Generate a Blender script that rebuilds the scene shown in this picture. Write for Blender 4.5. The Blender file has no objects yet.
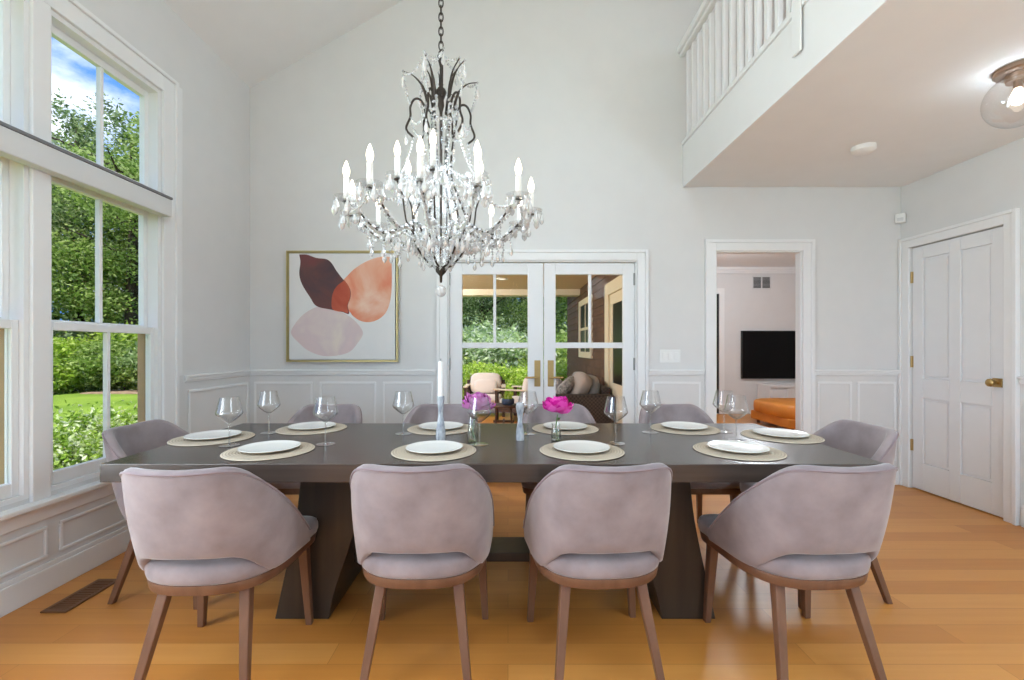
import bpy, math, random
from math import sin, cos, pi, radians, sqrt
from mathutils import Vector, Matrix
random.seed(7)
S = bpy.context.scene
COL = S.collection
# ------------------------------------------------------------------ camera facts
H, F, CX, CY = 1.23, 450.0, 508.0, 348.0      # eye height, focal length in px (1024 wide), vanishing point
YW = 4.06                                     # back wall
XL, XR = -2.328, 3.546                        # side walls
TT = 0.762                                    # table top height
ZC = 2.68                                     # ceiling under the loft
def on_z(u, v, z):                            # measured photo point -> place on a level surface
    y = (H - z) * F / (v - CY)
    return ((u - CX) * y / F, y)

# ------------------------------------------------------------------ materials
def lin(c):
    return tuple((x / 12.92 if x <= 0.04045 else ((x + 0.055) / 1.055) ** 2.4) for x in [k / 255 for k in c]) + (1.0,)
class NT:
    def __init__(s, name):
        s.m = bpy.data.materials.new(name); s.m.use_nodes = True
        s.t = s.m.node_tree; s.n = s.t.nodes; s.l = s.t.links
        s.n.clear(); s.out = s.n.new('ShaderNodeOutputMaterial')
    def new(s, t, **k):
        n = s.n.new(t)
        for a, b in k.items():
            if a in n.inputs.keys(): n.inputs[a].default_value = b
            else: setattr(n, a, b)
        return n
    def link(s, a, ao, b, bi): s.l.new(a.outputs[ao], b.inputs[bi])
def ramp(nt, stops):
    r = nt.new('ShaderNodeValToRGB')
    e = r.color_ramp.elements
    while len(e) < len(stops): e.new(0.5)
    for i, (p, c) in enumerate(stops): e[i].position = p; e[i].color = c
    return r
def coords(nt, scale=(1, 1, 1), kind='Object'):
    c = nt.new('ShaderNodeTexCoord'); m = nt.new('ShaderNodeMapping')
    m.inputs['Scale'].default_value = scale
    nt.link(c, kind, m, 'Vector'); return m
def mat(name, rgb, rough=0.5, metal=0.0, var=0.06, vscale=(6, 6, 6), bump=0.0, bscale=60, sheen=0.0, coat=0.0, spec=0.5, rgb2=None, detail=4):
    """Principled surface whose colour wanders a little with noise."""
    nt = NT(name)
    p = nt.new('ShaderNodeBsdfPrincipled', Roughness=rough, Metallic=metal)
    p.inputs['Specular IOR Level'].default_value = spec
    if sheen:
        p.inputs['Sheen Weight'].default_value = sheen; p.inputs['Sheen Roughness'].default_value = 0.4
    if coat:
        p.inputs['Coat Weight'].default_value = coat; p.inputs['Coat Roughness'].default_value = 0.08
    c = lin(rgb)
    if rgb2: a, b = c, lin(rgb2)
    else:
        a = tuple(x * (1 - var) for x in c[:3]) + (1,); b = tuple(min(1, x * (1 + var)) for x in c[:3]) + (1,)
    m = coords(nt, vscale)
    n = nt.new('ShaderNodeTexNoise', Scale=1.0, Detail=detail)
    nt.link(m, 0, n, 'Vector')
    r = ramp(nt, [(0.3, a), (0.7, b)])
    nt.link(n, 0, r, 0); nt.link(r, 0, p, 'Base Color')
    if bump:
        n2 = nt.new('ShaderNodeTexNoise', Scale=bscale, Detail=3)
        c2 = coords(nt); nt.link(c2, 0, n2, 'Vector')
        bp = nt.new('ShaderNodeBump', Strength=bump, Distance=0.004)
        nt.link(n2, 0, bp, 'Height'); nt.link(bp, 0, p, 'Normal')
    nt.link(p, 0, nt.out, 0)
    return nt.m
def glass_thin(name, refl=0.08, tint=(1, 1, 1, 1), edge=0.6, power=3.0):
    """clear glass as a thin sheet: see-through, reflecting more at grazing angles"""
    nt = NT(name)
    t = nt.new('ShaderNodeBsdfTransparent', Color=tint); g = nt.new('ShaderNodeBsdfGlossy', Roughness=0.02)
    lw = nt.new('ShaderNodeLayerWeight', Blend=0.5)
    pw = nt.new('ShaderNodeMath', operation='POWER'); pw.inputs[1].default_value = power
    nt.link(lw, 'Facing', pw, 0)
    mr = nt.new('ShaderNodeMapRange'); mr.inputs['To Min'].default_value = refl; mr.inputs['To Max'].default_value = edge
    mx = nt.new('ShaderNodeMixShader')
    nt.link(pw, 0, mr, 0); nt.link(mr, 0, mx, 0); nt.link(t, 0, mx, 1); nt.link(g, 0, mx, 2)
    nt.link(mx, 0, nt.out, 0); return nt.m
def crystal(name):
    nt = NT(name)
    g = nt.new('ShaderNodeBsdfGlass', Roughness=0.0, IOR=1.5)
    t = nt.new('ShaderNodeBsdfTransparent'); d = nt.new('ShaderNodeBsdfDiffuse', Color=(0.95, 0.95, 0.95, 1))
    gl = nt.new('ShaderNodeBsdfGlossy', Roughness=0.05)
    m1 = nt.new('ShaderNodeMixShader', Fac=0.4); nt.link(g, 0, m1, 1); nt.link(t, 0, m1, 2)
    m2 = nt.new('ShaderNodeMixShader', Fac=0.35); nt.link(m1, 0, m2, 1); nt.link(gl, 0, m2, 2)
    m3 = nt.new('ShaderNodeMixShader', Fac=0.42); nt.link(m2, 0, m3, 1); nt.link(d, 0, m3, 2)
    nt.link(m3, 0, nt.out, 0); return nt.m
def emit(name, rgb, strength):
    nt = NT(name)
    e = nt.new('ShaderNodeEmission', Color=lin(rgb), Strength=strength)
    nt.link(e, 0, nt.out, 0); return nt.m
def planks(name, c1, c2, c3, width=0.125, length=1.9, rough=0.36):
    nt = NT(name)
    p = nt.new('ShaderNodeBsdfPrincipled', Roughness=rough)
    m = coords(nt)
    b = nt.new('ShaderNodeTexBrick', Scale=1.0)
    b.offset = 0.37; b.inputs['Color1'].default_value = (0, 0, 0, 1); b.inputs['Color2'].default_value = (1, 1, 1, 1)
    b.inputs['Mortar'].default_value = (0.5, 0.5, 0.5, 1)
    b.inputs['Mortar Size'].default_value = 0.0012; b.inputs['Brick Width'].default_value = length; b.inputs['Row Height'].default_value = width
    nt.link(m, 0, b, 'Vector')
    g = coords(nt, (1.2, 22, 22)); n = nt.new('ShaderNodeTexNoise', Scale=1.5, Detail=6, Distortion=0.6); nt.link(g, 0, n, 'Vector')
    mx = nt.new('ShaderNodeMix'); mx.data_type = 'FLOAT'; mx.inputs[0].default_value = 0.42
    nt.l.new(b.outputs['Color'], mx.inputs[2]); nt.l.new(n.outputs[0], mx.inputs[3])
    r = ramp(nt, [(0.15, lin(c1)), (0.5, lin(c2)), (0.9, lin(c3))]); nt.l.new(mx.outputs[0], r.inputs[0])
    dk = nt.new('ShaderNodeMix'); dk.data_type = 'RGBA'; dk.blend_type = 'MULTIPLY'
    fm = nt.new('ShaderNodeMath', operation='MULTIPLY'); fm.inputs[1].default_value = 0.5
    nt.l.new(b.outputs['Fac'], fm.inputs[0]); nt.l.new(fm.outputs[0], dk.inputs[0])
    nt.l.new(r.outputs[0], dk.inputs[6]); dk.inputs[7].default_value = (0.35, 0.25, 0.18, 1)
    nt.l.new(dk.outputs[2], p.inputs['Base Color'])
    nt.link(p, 0, nt.out, 0); return nt.m
def shingles(name):
    nt = NT(name)
    p = nt.new('ShaderNodeBsdfPrincipled', Roughness=0.85)
    c = nt.new('ShaderNodeTexCoord'); sp = nt.new('ShaderNodeSeparateXYZ'); cb = nt.new('ShaderNodeCombineXYZ')
    nt.link(c, 'Object', sp, 0)
    nt.l.new(sp.outputs['Y'], cb.inputs['X']); nt.l.new(sp.outputs['Z'], cb.inputs['Y'])
    b = nt.new('ShaderNodeTexBrick', Scale=1.0); b.inputs['Brick Width'].default_value = 0.14; b.inputs['Row Height'].default_value = 0.13
    b.inputs['Mortar Size'].default_value = 0.004
    b.inputs['Color1'].default_value = lin((84, 58, 42)); b.inputs['Color2'].default_value = lin((112, 82, 62)); b.inputs['Mortar'].default_value = lin((45, 30, 24))
    nt.l.new(cb.outputs[0], b.inputs['Vector'])
    n = nt.new('ShaderNodeTexNoise', Scale=9, Detail=5); mx = nt.new('ShaderNodeMix'); mx.data_type = 'RGBA'; mx.blend_type = 'OVERLAY'; mx.inputs[0].default_value = 0.5
    nt.link(c, 'Object', n, 'Vector'); nt.l.new(b.outputs[0], mx.inputs[6]); nt.l.new(n.outputs[0], mx.inputs[7])
    nt.l.new(mx.outputs[2], p.inputs['Base Color'])
    nt.link(p, 0, nt.out, 0); return nt.m
def leafmat(name, c1, c2, c3, trans=0.35):
    nt = NT(name)
    g = nt.new('ShaderNodeNewGeometry')
    r = ramp(nt, [(0.0, lin(c1)), (0.55, lin(c2)), (1.0, lin(c3))])
    nt.link(g, 'Random Per Island', r, 0)
    d = nt.new('ShaderNodeBsdfDiffuse'); t = nt.new('ShaderNodeBsdfTranslucent'); m = nt.new('ShaderNodeMixShader', Fac=trans)
    nt.link(r, 0, d, 0); nt.link(r, 0, t, 0); nt.link(d, 0, m, 1); nt.link(t, 0, m, 2)
    nt.link(m, 0, nt.out, 0); return nt.m
def woven(name, c1, c2):
    nt = NT(name)
    p = nt.new('ShaderNodeBsdfPrincipled', Roughness=0.85)
    m = coords(nt)
    w = nt.new('ShaderNodeTexWave', Scale=26, Distortion=0.6, Detail=2); w.wave_type = 'RINGS'; w.rings_direction = 'Z'
    w.inputs['Detail Scale'].default_value = 4
    nt.link(m, 0, w, 'Vector')
    r = ramp(nt, [(0.1, lin(c1)), (0.7, lin(c2))]); nt.link(w, 'Fac', r, 0); nt.link(r, 0, p, 'Base Color')
    b = nt.new('ShaderNodeBump', Strength=0.5, Distance=0.003); nt.link(w, 'Fac', b, 'Height'); nt.link(b, 0, p, 'Normal')
    nt.link(p, 0, nt.out, 0); return nt.m
def wicker(name, c1, c2):
    nt = NT(name)
    p = nt.new('ShaderNodeBsdfPrincipled', Roughness=0.6)
    m = coords(nt)
    w = nt.new('ShaderNodeTexChecker', Scale=40)
    w.inputs[1].default_value = lin(c1); w.inputs[2].default_value = lin(c2)
    nt.link(m, 0, w, 'Vector'); nt.link(w, 0, p, 'Base Color')
    nt.link(p, 0, nt.out, 0); return nt.m

M = {}
M['wall'] = mat('wall_paint', (222, 221, 220), 0.6, var=0.012, spec=0.3)
M['ceil'] = mat('ceiling_paint', (236, 236, 236), 0.8, var=0.01, spec=0.2)
M['trim'] = mat('white_trim_paint', (236, 236, 236), 0.35, var=0.01)
M['door'] = mat('white_door_paint', (232, 232, 233), 0.35, var=0.01)
M['floor'] = planks('oak_floor', (190, 122, 54), (202, 135, 63), (214, 150, 78))
M['table'] = mat('dark_stained_oak', (60, 50, 45), 0.26, vscale=(1.2, 26, 26), rgb2=(80, 68, 62), spec=0.55, detail=6)
M['tleg'] = mat('dark_stained_oak_upright', (44, 34, 26), 0.4, vscale=(20, 20, 1.2), rgb2=(60, 48, 37), detail=6)
M['velvet'] = mat('mauve_velvet', (136, 124, 126), 0.85, vscale=(9, 9, 9), rgb2=(160, 147, 148), sheen=0.5, spec=0.15, bump=0.05, bscale=400, detail=5)
M['piping'] = mat('mauve_piping', (140, 124, 128), 0.8, var=0.05, sheen=0.4, spec=0.15)
M['walnut'] = mat('walnut', (98, 66, 48), 0.4, vscale=(16, 16, 2), rgb2=(122, 86, 64), detail=6)
M['mat'] = woven('woven_seagrass', (170, 156, 136), (206, 193, 174))
M['plate'] = mat('white_stoneware', (238, 238, 234), 0.18, var=0.01)
M['platerim'] = mat('raw_stoneware_rim', (176, 160, 138), 0.6, var=0.05)
M['glass'] = glass_thin('wine_glass_clear', 0.07, (0.99, 0.99, 0.99, 1), 0.9, 2.6)
M['glass_stem'] = glass_thin('wine_glass_stem', 0.22, (0.99, 0.99, 0.99, 1), 0.9, 1.5)
M['pane'] = glass_thin('window_pane', 0.004, (0.99, 0.995, 0.99, 1), 0.10, 4)
M['water'] = glass_thin('vase_water', 0.04, (0.9, 0.95, 0.9, 1), 0.4)
M['crystal'] = crystal('cut_crystal')
M['bronze'] = mat('aged_bronze', (64, 56, 50), 0.45, 0.7, var=0.2, vscale=(30, 30, 30))
M['bulb'] = emit('candle_bulb_light', (255, 238, 212), 6.0)
M['lens'] = emit('porch_lens_light', (255, 240, 216), 1.6)
M['sleeve'] = mat('ivory_candle_sleeve', (244, 242, 236), 0.5, var=0.01)
M['brass'] = mat('satin_brass', (186, 156, 104), 0.38, 1.0, var=0.05)
M['gold'] = mat('pale_gold_frame', (196, 180, 130), 0.4, 0.7, var=0.05)
M['steel'] = mat('hinge_steel', (150, 150, 148), 0.35, 0.9, var=0.04)
M['nickel'] = mat('brushed_copper_nickel', (170, 148, 132), 0.3, 0.9, var=0.06)
M['wax'] = mat('white_wax', (244, 242, 238), 0.45, var=0.01)
M['marble'] = mat('blue_grey_marbled_glass', (112, 118, 130), 0.15, vscale=(40, 40, 18), rgb2=(214, 218, 222), detail=6)
M['pink'] = leafmat('hot_pink_petals', (214, 30, 160), (236, 62, 184), (250, 120, 210), 0.25)
M['palepink'] = leafmat('orchid_pink_petals', (205, 110, 190), (222, 140, 206), (236, 176, 222), 0.25)
M['stem'] = mat('green_stem', (84, 120, 60), 0.6, var=0.1)
M['cream'] = mat('cream_paint', (226, 214, 190), 0.5, var=0.02)
M['porchceil'] = mat('tan_porch_boards', (222, 198, 168), 0.6, vscale=(1, 12, 1), var=0.05)
M['shingle'] = shingles('brown_shingle')
M['deck'] = mat('brick_paving', (178, 140, 122), 0.8, vscale=(8, 8, 8), rgb2=(204, 172, 154))
M['teak'] = mat('dark_teak', (70, 48, 36), 0.5, var=0.2, vscale=(3, 20, 20))
M['blush'] = mat('blush_outdoor_fabric', (236, 226, 220), 0.9, var=0.03)
M['greyfab'] = mat('grey_outdoor_fabric', (150, 148, 150), 0.9, var=0.05)
M['greyfab2'] = mat('taupe_outdoor_fabric', (168, 156, 150), 0.9, var=0.05)
M['greyfab3'] = mat('patterned_outdoor_fabric', (92, 90, 96), 0.9, vscale=(30, 30, 30), rgb2=(190, 184, 180))
M['wicker'] = wicker('dark_wicker', (44, 36, 34), (74, 62, 58))
M['bluepot'] = mat('blue_glazed_pot', (62, 76, 104), 0.3, var=0.1)
M['tvblack'] = mat('tv_black', (8, 7, 8), 0.3, var=0.0, spec=0.15)
M['tvframe'] = mat('tv_bezel', (14, 14, 15), 0.4, var=0.0)
M['orange'] = mat('orange_leather', (206, 128, 46), 0.42, var=0.08, vscale=(4, 4, 4))
M['darkgrey'] = mat('vent_dark', (74, 74, 76), 0.6, var=0.05)
M['dark'] = mat('painted_shade_and_wick', (26, 25, 25), 0.7, var=0.05)  # black for painted shade in openings and slots, and for the wick
M['register'] = mat('walnut_register', (112, 74, 48), 0.5, var=0.1)
M['plastic'] = mat('white_plastic', (238, 238, 236), 0.4, var=0.005)
M['shade'] = mat('grey_white_shade_fabric', (214, 214, 214), 0.7, var=0.01)
M['shadeline'] = mat('grey_shade_roller', (120, 120, 122), 0.6, var=0.02)
M['wscreen'] = mat('tan_wood_jamb', (170, 140, 104), 0.6, var=0.05)
M['lawn'] = mat('lawn_grass', (98, 128, 46), 0.95, vscale=(0.5, 0.5, 0.5), rgb2=(142, 166, 66), spec=0.1, bump=0.6, bscale=40, detail=8)
M['mulch'] = mat('bark_mulch', (150, 122, 98), 0.95, vscale=(9, 9, 9), rgb2=(186, 158, 136), spec=0.1)
M['bark'] = mat('tree_bark', (70, 58, 48), 0.9, vscale=(8, 8, 2), var=0.25)
M['leaf_dark'] = leafmat('leaves_dark', (84, 106, 64), (142, 166, 104), (212, 222, 176), 0.5)
M['leaf_mid'] = leafmat('leaves_mid', (100, 128, 58), (156, 182, 92), (216, 228, 156), 0.5)
M['leaf_light'] = leafmat('leaves_light', (132, 164, 54), (178, 204, 80), (222, 234, 144), 0.45)
M['leaf_pale'] = leafmat('leaves_pale', (130, 160, 100), (186, 206, 150), (240, 244, 226), 0.4)
M['leaf_white'] = leafmat('leaves_white_flowering', (96, 130, 44), (164, 190, 84), (238, 240, 214), 0.35)
M['extwall'] = mat('house_outer_wall', (150, 132, 112), 0.9, var=0.05)

# ------------------------------------------------------------------ mesh builder
class MB:
    def __init__(s): s.v = []; s.f = []; s.mi = []; s.cur = 0
    def face(s, ids): s.f.append(ids); s.mi.append(s.cur)
    def box(s, x0, x1, y0, y1, z0, z1):
        x0, x1 = sorted((x0, x1)); y0, y1 = sorted((y0, y1)); z0, z1 = sorted((z0, z1))
        b = len(s.v)
        s.v += [(x0, y0, z0), (x1, y0, z0), (x1, y1, z0), (x0, y1, z0), (x0, y0, z1), (x1, y0, z1), (x1, y1, z1), (x0, y1, z1)]
        for q in ((0, 3, 2, 1), (4, 5, 6, 7), (0, 1, 5, 4), (1, 2, 6, 5), (2, 3, 7, 6), (3, 0, 4, 7)): s.face([b + i for i in q])
        return s
    def loops(s, rings, closed=True, cap0=True, cap1=True):
        """skin a list of equal-length rings of points"""
        b = len(s.v); n = len(rings[0])
        for r in rings: s.v += [tuple(p) for p in r]
        for i in range(len(rings) - 1):
            for j in range(n if closed else n - 1):
                k = (j + 1) % n
                s.face([b + i * n + j, b + i * n + k, b + (i + 1) * n + k, b + (i + 1) * n + j])
        if cap0: s.face([b + j for j in range(n)][::-1])
        if cap1: s.face([b + (len(rings) - 1) * n + j for j in range(n)])
        return s
    def tube(s, pts, r, n=8, caps=True, closed=False, squash=None):
        pts = [Vector(p) for p in pts]; m = len(pts)
        rs = r if isinstance(r, (list, tuple)) else [r] * m
        rings = []; up = None
        for i, p in enumerate(pts):
            if closed: t = pts[(i + 1) % m] - pts[i - 1]
            else: t = pts[min(i + 1, m - 1)] - pts[max(i - 1, 0)]
            t.normalize()
            if up is None:
                up = Vector((0, 0, 1)) if abs(t.z) < 0.9 else Vector((1, 0, 0))
            a = t.cross(up)
            if a.length < 1e-5: a = t.cross(Vector((0, 1, 0)))
            a.normalize(); b = a.cross(t); b.normalize(); up = b
            rings.append([p + (a * cos(2 * pi * k / n) + b * sin(2 * pi * k / n)) * rs[i] for k in range(n)])
        if closed:
            rings.append(rings[0]); return s.loops(rings, True, False, False)
        return s.loops(rings, True, caps, caps)
    def lathe(s, prof, c=(0, 0, 0), n=24, cap0=False, cap1=False):
        rings = [[(c[0] + r * cos(2 * pi * k / n), c[1] + r * sin(2 * pi * k / n), c[2] + z) for k in range(n)] for r, z in prof]
        return s.loops(rings, True, cap0, cap1)
    def prism(s, poly, fn, a, b):
        """extrude polygon poly (2-D) between depths a and b; fn(p, d) gives the 3-D point"""
        return s.loops([[fn(p, a) for p in poly], [fn(p, b) for p in poly]])
    def blob(s, c, r, e=2.0, nu=20, nv=10, rot=None):
        """superellipsoid cushion"""
        def pw(x, k): return math.copysign(abs(x) ** k, x)
        rings = []
        for i in range(nv + 1):
            ph = -pi / 2 + pi * i / nv
            cr = max(abs(cos(ph)), 1e-4) ** (2 / e); zz = pw(sin(ph), 2 / e)
            ring = []
            for k in range(nu):
                th = 2 * pi * k / nu
                p = Vector((r[0] * cr * pw(cos(th), 2 / e), r[1] * cr * pw(sin(th), 2 / e), r[2] * zz))
                if rot: p = rot @ p
                ring.append(Vector(c) + p)
            rings.append(ring)
        return s.loops(rings)
    def build(s, name, m, parent=None, smooth=None, bevel=0.0, loc=None, seg=2):
        me = bpy.data.meshes.new(name)
        me.from_pydata([tuple(p) for p in s.v], [], s.f)
        ms = m if isinstance(m, (list, tuple)) else [m]
        for x in ms: me.materials.append(x)
        if len(ms) > 1:
            me.polygons.foreach_set('material_index', s.mi)
        me.validate()
        if smooth:
            me.polygons.foreach_set('use_smooth', [True] * len(me.polygons))
            me.set_sharp_from_angle(angle=radians(smooth))
        o = bpy.data.objects.new(name, me); COL.objects.link(o)
        if parent: o.parent = parent
        if loc: o.location = loc
        if bevel:
            b = o.modifiers.new('Bevel', 'BEVEL'); b.width = bevel; b.segments = seg; b.limit_method = 'ANGLE'; b.angle_limit = radians(40)
            if not smooth:
                pass
        return o
def tag(o, label=None, cat=None, group=None, kind=None):
    if label: o['label'] = label
    if cat: o['category'] = cat
    if group: o['group'] = group
    if kind: o['kind'] = kind
    return o
def empty(name, loc=(0, 0, 0), rz=0.0, label=None, cat=None, group=None, kind=None):
    o = bpy.data.objects.new(name, None); COL.objects.link(o)
    o.location = loc; o.rotation_euler = (0, 0, rz); o.empty_display_size = 0.1
    return tag(o, label, cat, group, kind)
def struct(name, mb, m, **k):
    return tag(mb.build(name, m, **k), kind='structure')
def copy_tree(o, parent=None):
    c = o.copy(); COL.objects.link(c); c.parent = parent
    for ch in [x for x in bpy.data.objects if x.parent == o]: copy_tree(ch, c)
    return c
def smooth_path(pts, k=6):
    """Catmull-Rom through points"""
    P = [Vector(p) for p in pts]; P = [2 * P[0] - P[1]] + P + [2 * P[-1] - P[-2]]
    out = []
    for i in range(1, len(P) - 2):
        a, b, c, d = P[i - 1:i + 3]
        for j in range(k):
            t = j / k
            out.append(0.5 * ((2 * b) + (c - a) * t + (2 * a - 5 * b + 4 * c - d) * t * t + (3 * b - a - 3 * c + d) * t ** 3))
    out.append(P[-2]); return out

# ------------------------------------------------------------------ the room
YB = -3.6                                     # rear wall behind the photographer
ZE, SL, XRG = 3.576, 0.573, 1.62              # eave height, roof slope, ridge
ZR = ZE + SL * (XRG - XL)
ZRE = ZR - SL * (XR - XRG)
b = MB(); b.box(XL - 0.2, 6.6, YB - 0.2, 8.5, -0.12, 0.0)
struct('floor', b, M['floor'])

# left wall: window openings y ranges
UN = [(2.27, 3.02), (1.44, 2.19), (0.61, 1.36), (-0.22, 0.53)]  # the units out of view are added to let light in
WZ0, WZ1, TZ0, TZ1 = 0.50, 2.17, 2.235, 2.955
WT = 0.125
b = MB()
b.box(XL - WT, XL, YB, YW + 0.15, -0.1, WZ0)
b.box(XL - WT, XL, YB, YW + 0.15, TZ1, ZE)
b.box(XL - WT, XL, UN[0][1], YW + 0.15, WZ0, TZ1)
RWY0, RWY1 = -2.95, -0.62  # unseen opening, added to hold the rear side fill light
b.box(XL - WT, XL, YB, RWY0, WZ0, TZ1); b.box(XL - WT, XL, RWY1, UN[-1][0], WZ0, TZ1)
for i in range(len(UN) - 1): b.box(XL - WT, XL, UN[i + 1][1], UN[i][0], WZ0, TZ1)
for y0, y1 in UN: b.box(XL - WT, XL, y0, y1, WZ1, TZ0)
struct('wall_left', b, M['wall'])

# back wall with french doors and a cased doorway; gable top
FX0, FX1, FZ = -0.545, 1.164, 2.019
DX0, DX1, DZ = 1.872, 2.652, 2.105
b = MB(); y0, y1 = YW, YW + 0.075
b.box(XL, FX0, y0, y1, 0, ZE); b.box(FX0, FX1, y0, y1, FZ, ZE); b.box(FX1, DX0, y0, y1, 0, ZE)
b.box(DX0, DX1, y0, y1, DZ, ZE); b.box(DX1, XR, y0, y1, 0, ZE)
b.prism([(XL, ZE), (XR, ZE), (XR, ZRE), (XRG, ZR)], lambda p, d: (p[0], d, p[1]), y0, y1)
struct('wall_back', b, M['wall'])

# right wall with the white door
RY0, RY1, RZ = 3.205, 3.965, 2.112
b = MB(); b.box(XR, XR + 0.14, YB, RY0, 0, ZRE); b.box(XR, XR + 0.14, RY1, YW + 0.15, 0, ZRE); b.box(XR, XR + 0.14, RY0, RY1, RZ, ZRE)
b.box(XR + 0.139, XR + 0.3, RY0 - 0.1, RY1 + 0.1, 0, RZ + 0.1)
struct('wall_right', b, M['wall'])
# rear wall, with an unseen open hole added for an area light
GW = (-1.7, 2.7, 0.25, 2.45)
b = MB(); y0, y1 = YB - 0.15, YB
b.box(XL, GW[0], y0, y1, 0, ZE); b.box(GW[1], XR, y0, y1, 0, ZE); b.box(GW[0], GW[1], y0, y1, GW[3], ZE); b.box(GW[0], GW[1], y0, y1, 0, GW[2])
b.prism([(XL, ZE), (XR, ZE), (XR, ZRE), (XRG, ZR)], lambda p, d: (p[0], d, p[1]), y0, y1)
struct('wall_rear', b, M['wall'])
# vaulted ceiling + loft slab
b = MB()
for (xa, za, xb, zb) in ((XL - 0.2, ZE - 0.2 * SL, XRG, ZR), (XRG, ZR, XR + 0.5, ZRE - 0.5 * SL)):
    b.prism([(xa, za), (xb, zb), (xb, zb + 0.2), (xa, za + 0.2)], lambda p, d: (p[0], d, p[1]), YB - 0.4, YW + 0.15)
struct('ceiling', b, M['ceil'])
LX, LZ = 1.597, 3.085
b = MB(); b.box(LX, XR, YB, YW, ZC, LZ - 0.03)
b.cur = 1; b.box(LX + 0.002, XR, YB, YW, LZ - 0.03, LZ)
struct('ceiling_loft', b, [M['ceil'], M['floor']])
# loft fascia board with cap
b = MB(); b.box(LX - 0.02, LX, YB, YW, ZC - 0.002, LZ - 0.03)
b.box(LX - 0.034, LX + 0.06, YB, YW, LZ - 0.03, LZ + 0.004)
struct('trim_1', b, M['trim'], bevel=0.004)
# solid wall above the fascia, nearer than the newel
b = MB(); b.box(LX - 0.02, LX + 0.10, YB, 2.385, LZ + 0.004, 4.9)
struct('wall_loft', b, M['wall'])

# loft railing
rl = empty('balcony_railing', (LX, 3.2, LZ), 0, 'white loft railing with square balusters above the fascia board', 'railing')
def loc_mb(): return MB()
b = MB(); b.box(-0.075, 0.015, 2.44 - 3.2, YW - 3.2, 0.80, 0.86); b.box(-0.055, -0.005, 2.44 - 3.2, YW - 3.2, 0.765, 0.80)
b.build('handrail', M['trim'], rl, bevel=0.012)
for i in range(14):
    yy = 3.975 - 0.1103 * i - 3.2
    b = MB(); b.box(-0.017, 0.017, yy - 0.017, yy + 0.017, 0.004, 0.77); b.build('baluster', M['trim'], rl, bevel=0.003)
b = MB(); b.box(-0.045, 0.045, 2.39 - 3.2, 2.465 - 3.2, 0.004, 1.02); b.box(-0.046, -0.034, 2.39 - 3.2, 2.465 - 3.2, -0.27, 0.01)
b.build('newel_post', M['trim'], rl, bevel=0.006)

# ---- trims on the walls (chair rail, wainscot panel mouldings, baseboards, casings)
def frame_xz(b, x0, x1, z0, z1, w, y0, y1):       # rectangular moulding on the back wall
    b.box(x0, x1, y0, y1, z0, z0 + w); b.box(x0, x1, y0, y1, z1 - w, z1)
    b.box(x0, x0 + w, y0, y1, z0 + w, z1 - w); b.box(x1 - w, x1, y0, y1, z0 + w, z1 - w)
def frame_yz(b, y0, y1, z0, z1, w, x0, x1):
    b.box(x0, x1, y0, y1, z0, z0 + w); b.box(x0, x1, y0, y1, z1 - w, z1)
    b.box(x0, x1, y0, y0 + w, z0 + w, z1 - w); b.box(x0, x1, y1 - w, y1, z0 + w, z1 - w)
CR0, CR1 = 0.982, 1.034
b = MB()
for (xa, xb) in ((XL, FX0 - 0.1), (FX1 + 0.1, DX0 - 0.105), (DX1 + 0.105, XR)):
    b.box(xa, xb, YW - 0.028, YW, CR1 - 0.018, CR1); b.box(xa, xb, YW - 0.018, YW, CR0 + 0.012, CR1 - 0.018); b.box(xa, xb, YW - 0.01, YW, CR0, CR0 + 0.012)
struct('trim_2', b, M['trim'], bevel=0.004)
b = MB(); b.box(XL, XL + 0.028, 3.23, YW, CR1 - 0.018, CR1); b.box(XL, XL + 0.018, 3.23, YW, CR0 + 0.012, CR1 - 0.018); b.box(XL, XL + 0.01, 3.23, YW, CR0, CR0 + 0.012)
struct('trim_3', b, M['trim'], bevel=0.004)
b = MB()
for (xa, xb) in ((-2.29, -1.76), (-1.70, -1.19), (-1.13, -0.68), (1.30, 1.74), (2.79, 3.10), (3.15, 3.50)):
    frame_xz(b, xa, xb, 0.21, 0.925, 0.020, YW - 0.006, YW)
struct('trim_4', b, M['trim'], bevel=0.005)
b = MB(); frame_yz(b, 3.27, 4.02, 0.21, 0.925, 0.022, XL, XL + 0.011)
frame_yz(b, 2.33, 3.2, 0.175, 0.335, 0.018, XL, XL + 0.011)
for ya, yb in ((1.36, 2.27), (0.40, 1.30), (-0.5, 0.34)): frame_yz(b, ya, yb, 0.175, 0.335, 0.018, XL, XL + 0.011)
b.box(XL, XL + 0.014, -0.6, 3.23, 0.372, 0.45)
struct('trim_5', b, M['trim'], bevel=0.005)
def base_board(b, axis, a0, a1, w, sgn):
    for t, z0, z1 in ((0.018, 0, 0.125), (0.012, 0.125, 0.15)):
        if axis == 'x': b.box(a0, a1, w, w + sgn * t, z0, z1)
        else: b.box(w, w + sgn * t, a0, a1, z0, z1)
b = MB(); base_board(b, 'y', YB, YW, XL, 1); struct('baseboard_left', b, M['trim'], bevel=0.004)
b = MB()
for (xa, xb) in ((XL, FX0 - 0.1), (FX1 + 0.1, DX0 - 0.105), (DX1 + 0.105, XR)): base_board(b, 'x', xa, xb, YW, -1)
struct('baseboard_back', b, M['trim'], bevel=0.004)
b = MB(); base_board(b, 'y', YB, RY0 - 0.11, XR, -1); struct('baseboard_right', b, M['trim'], bevel=0.004)
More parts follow.
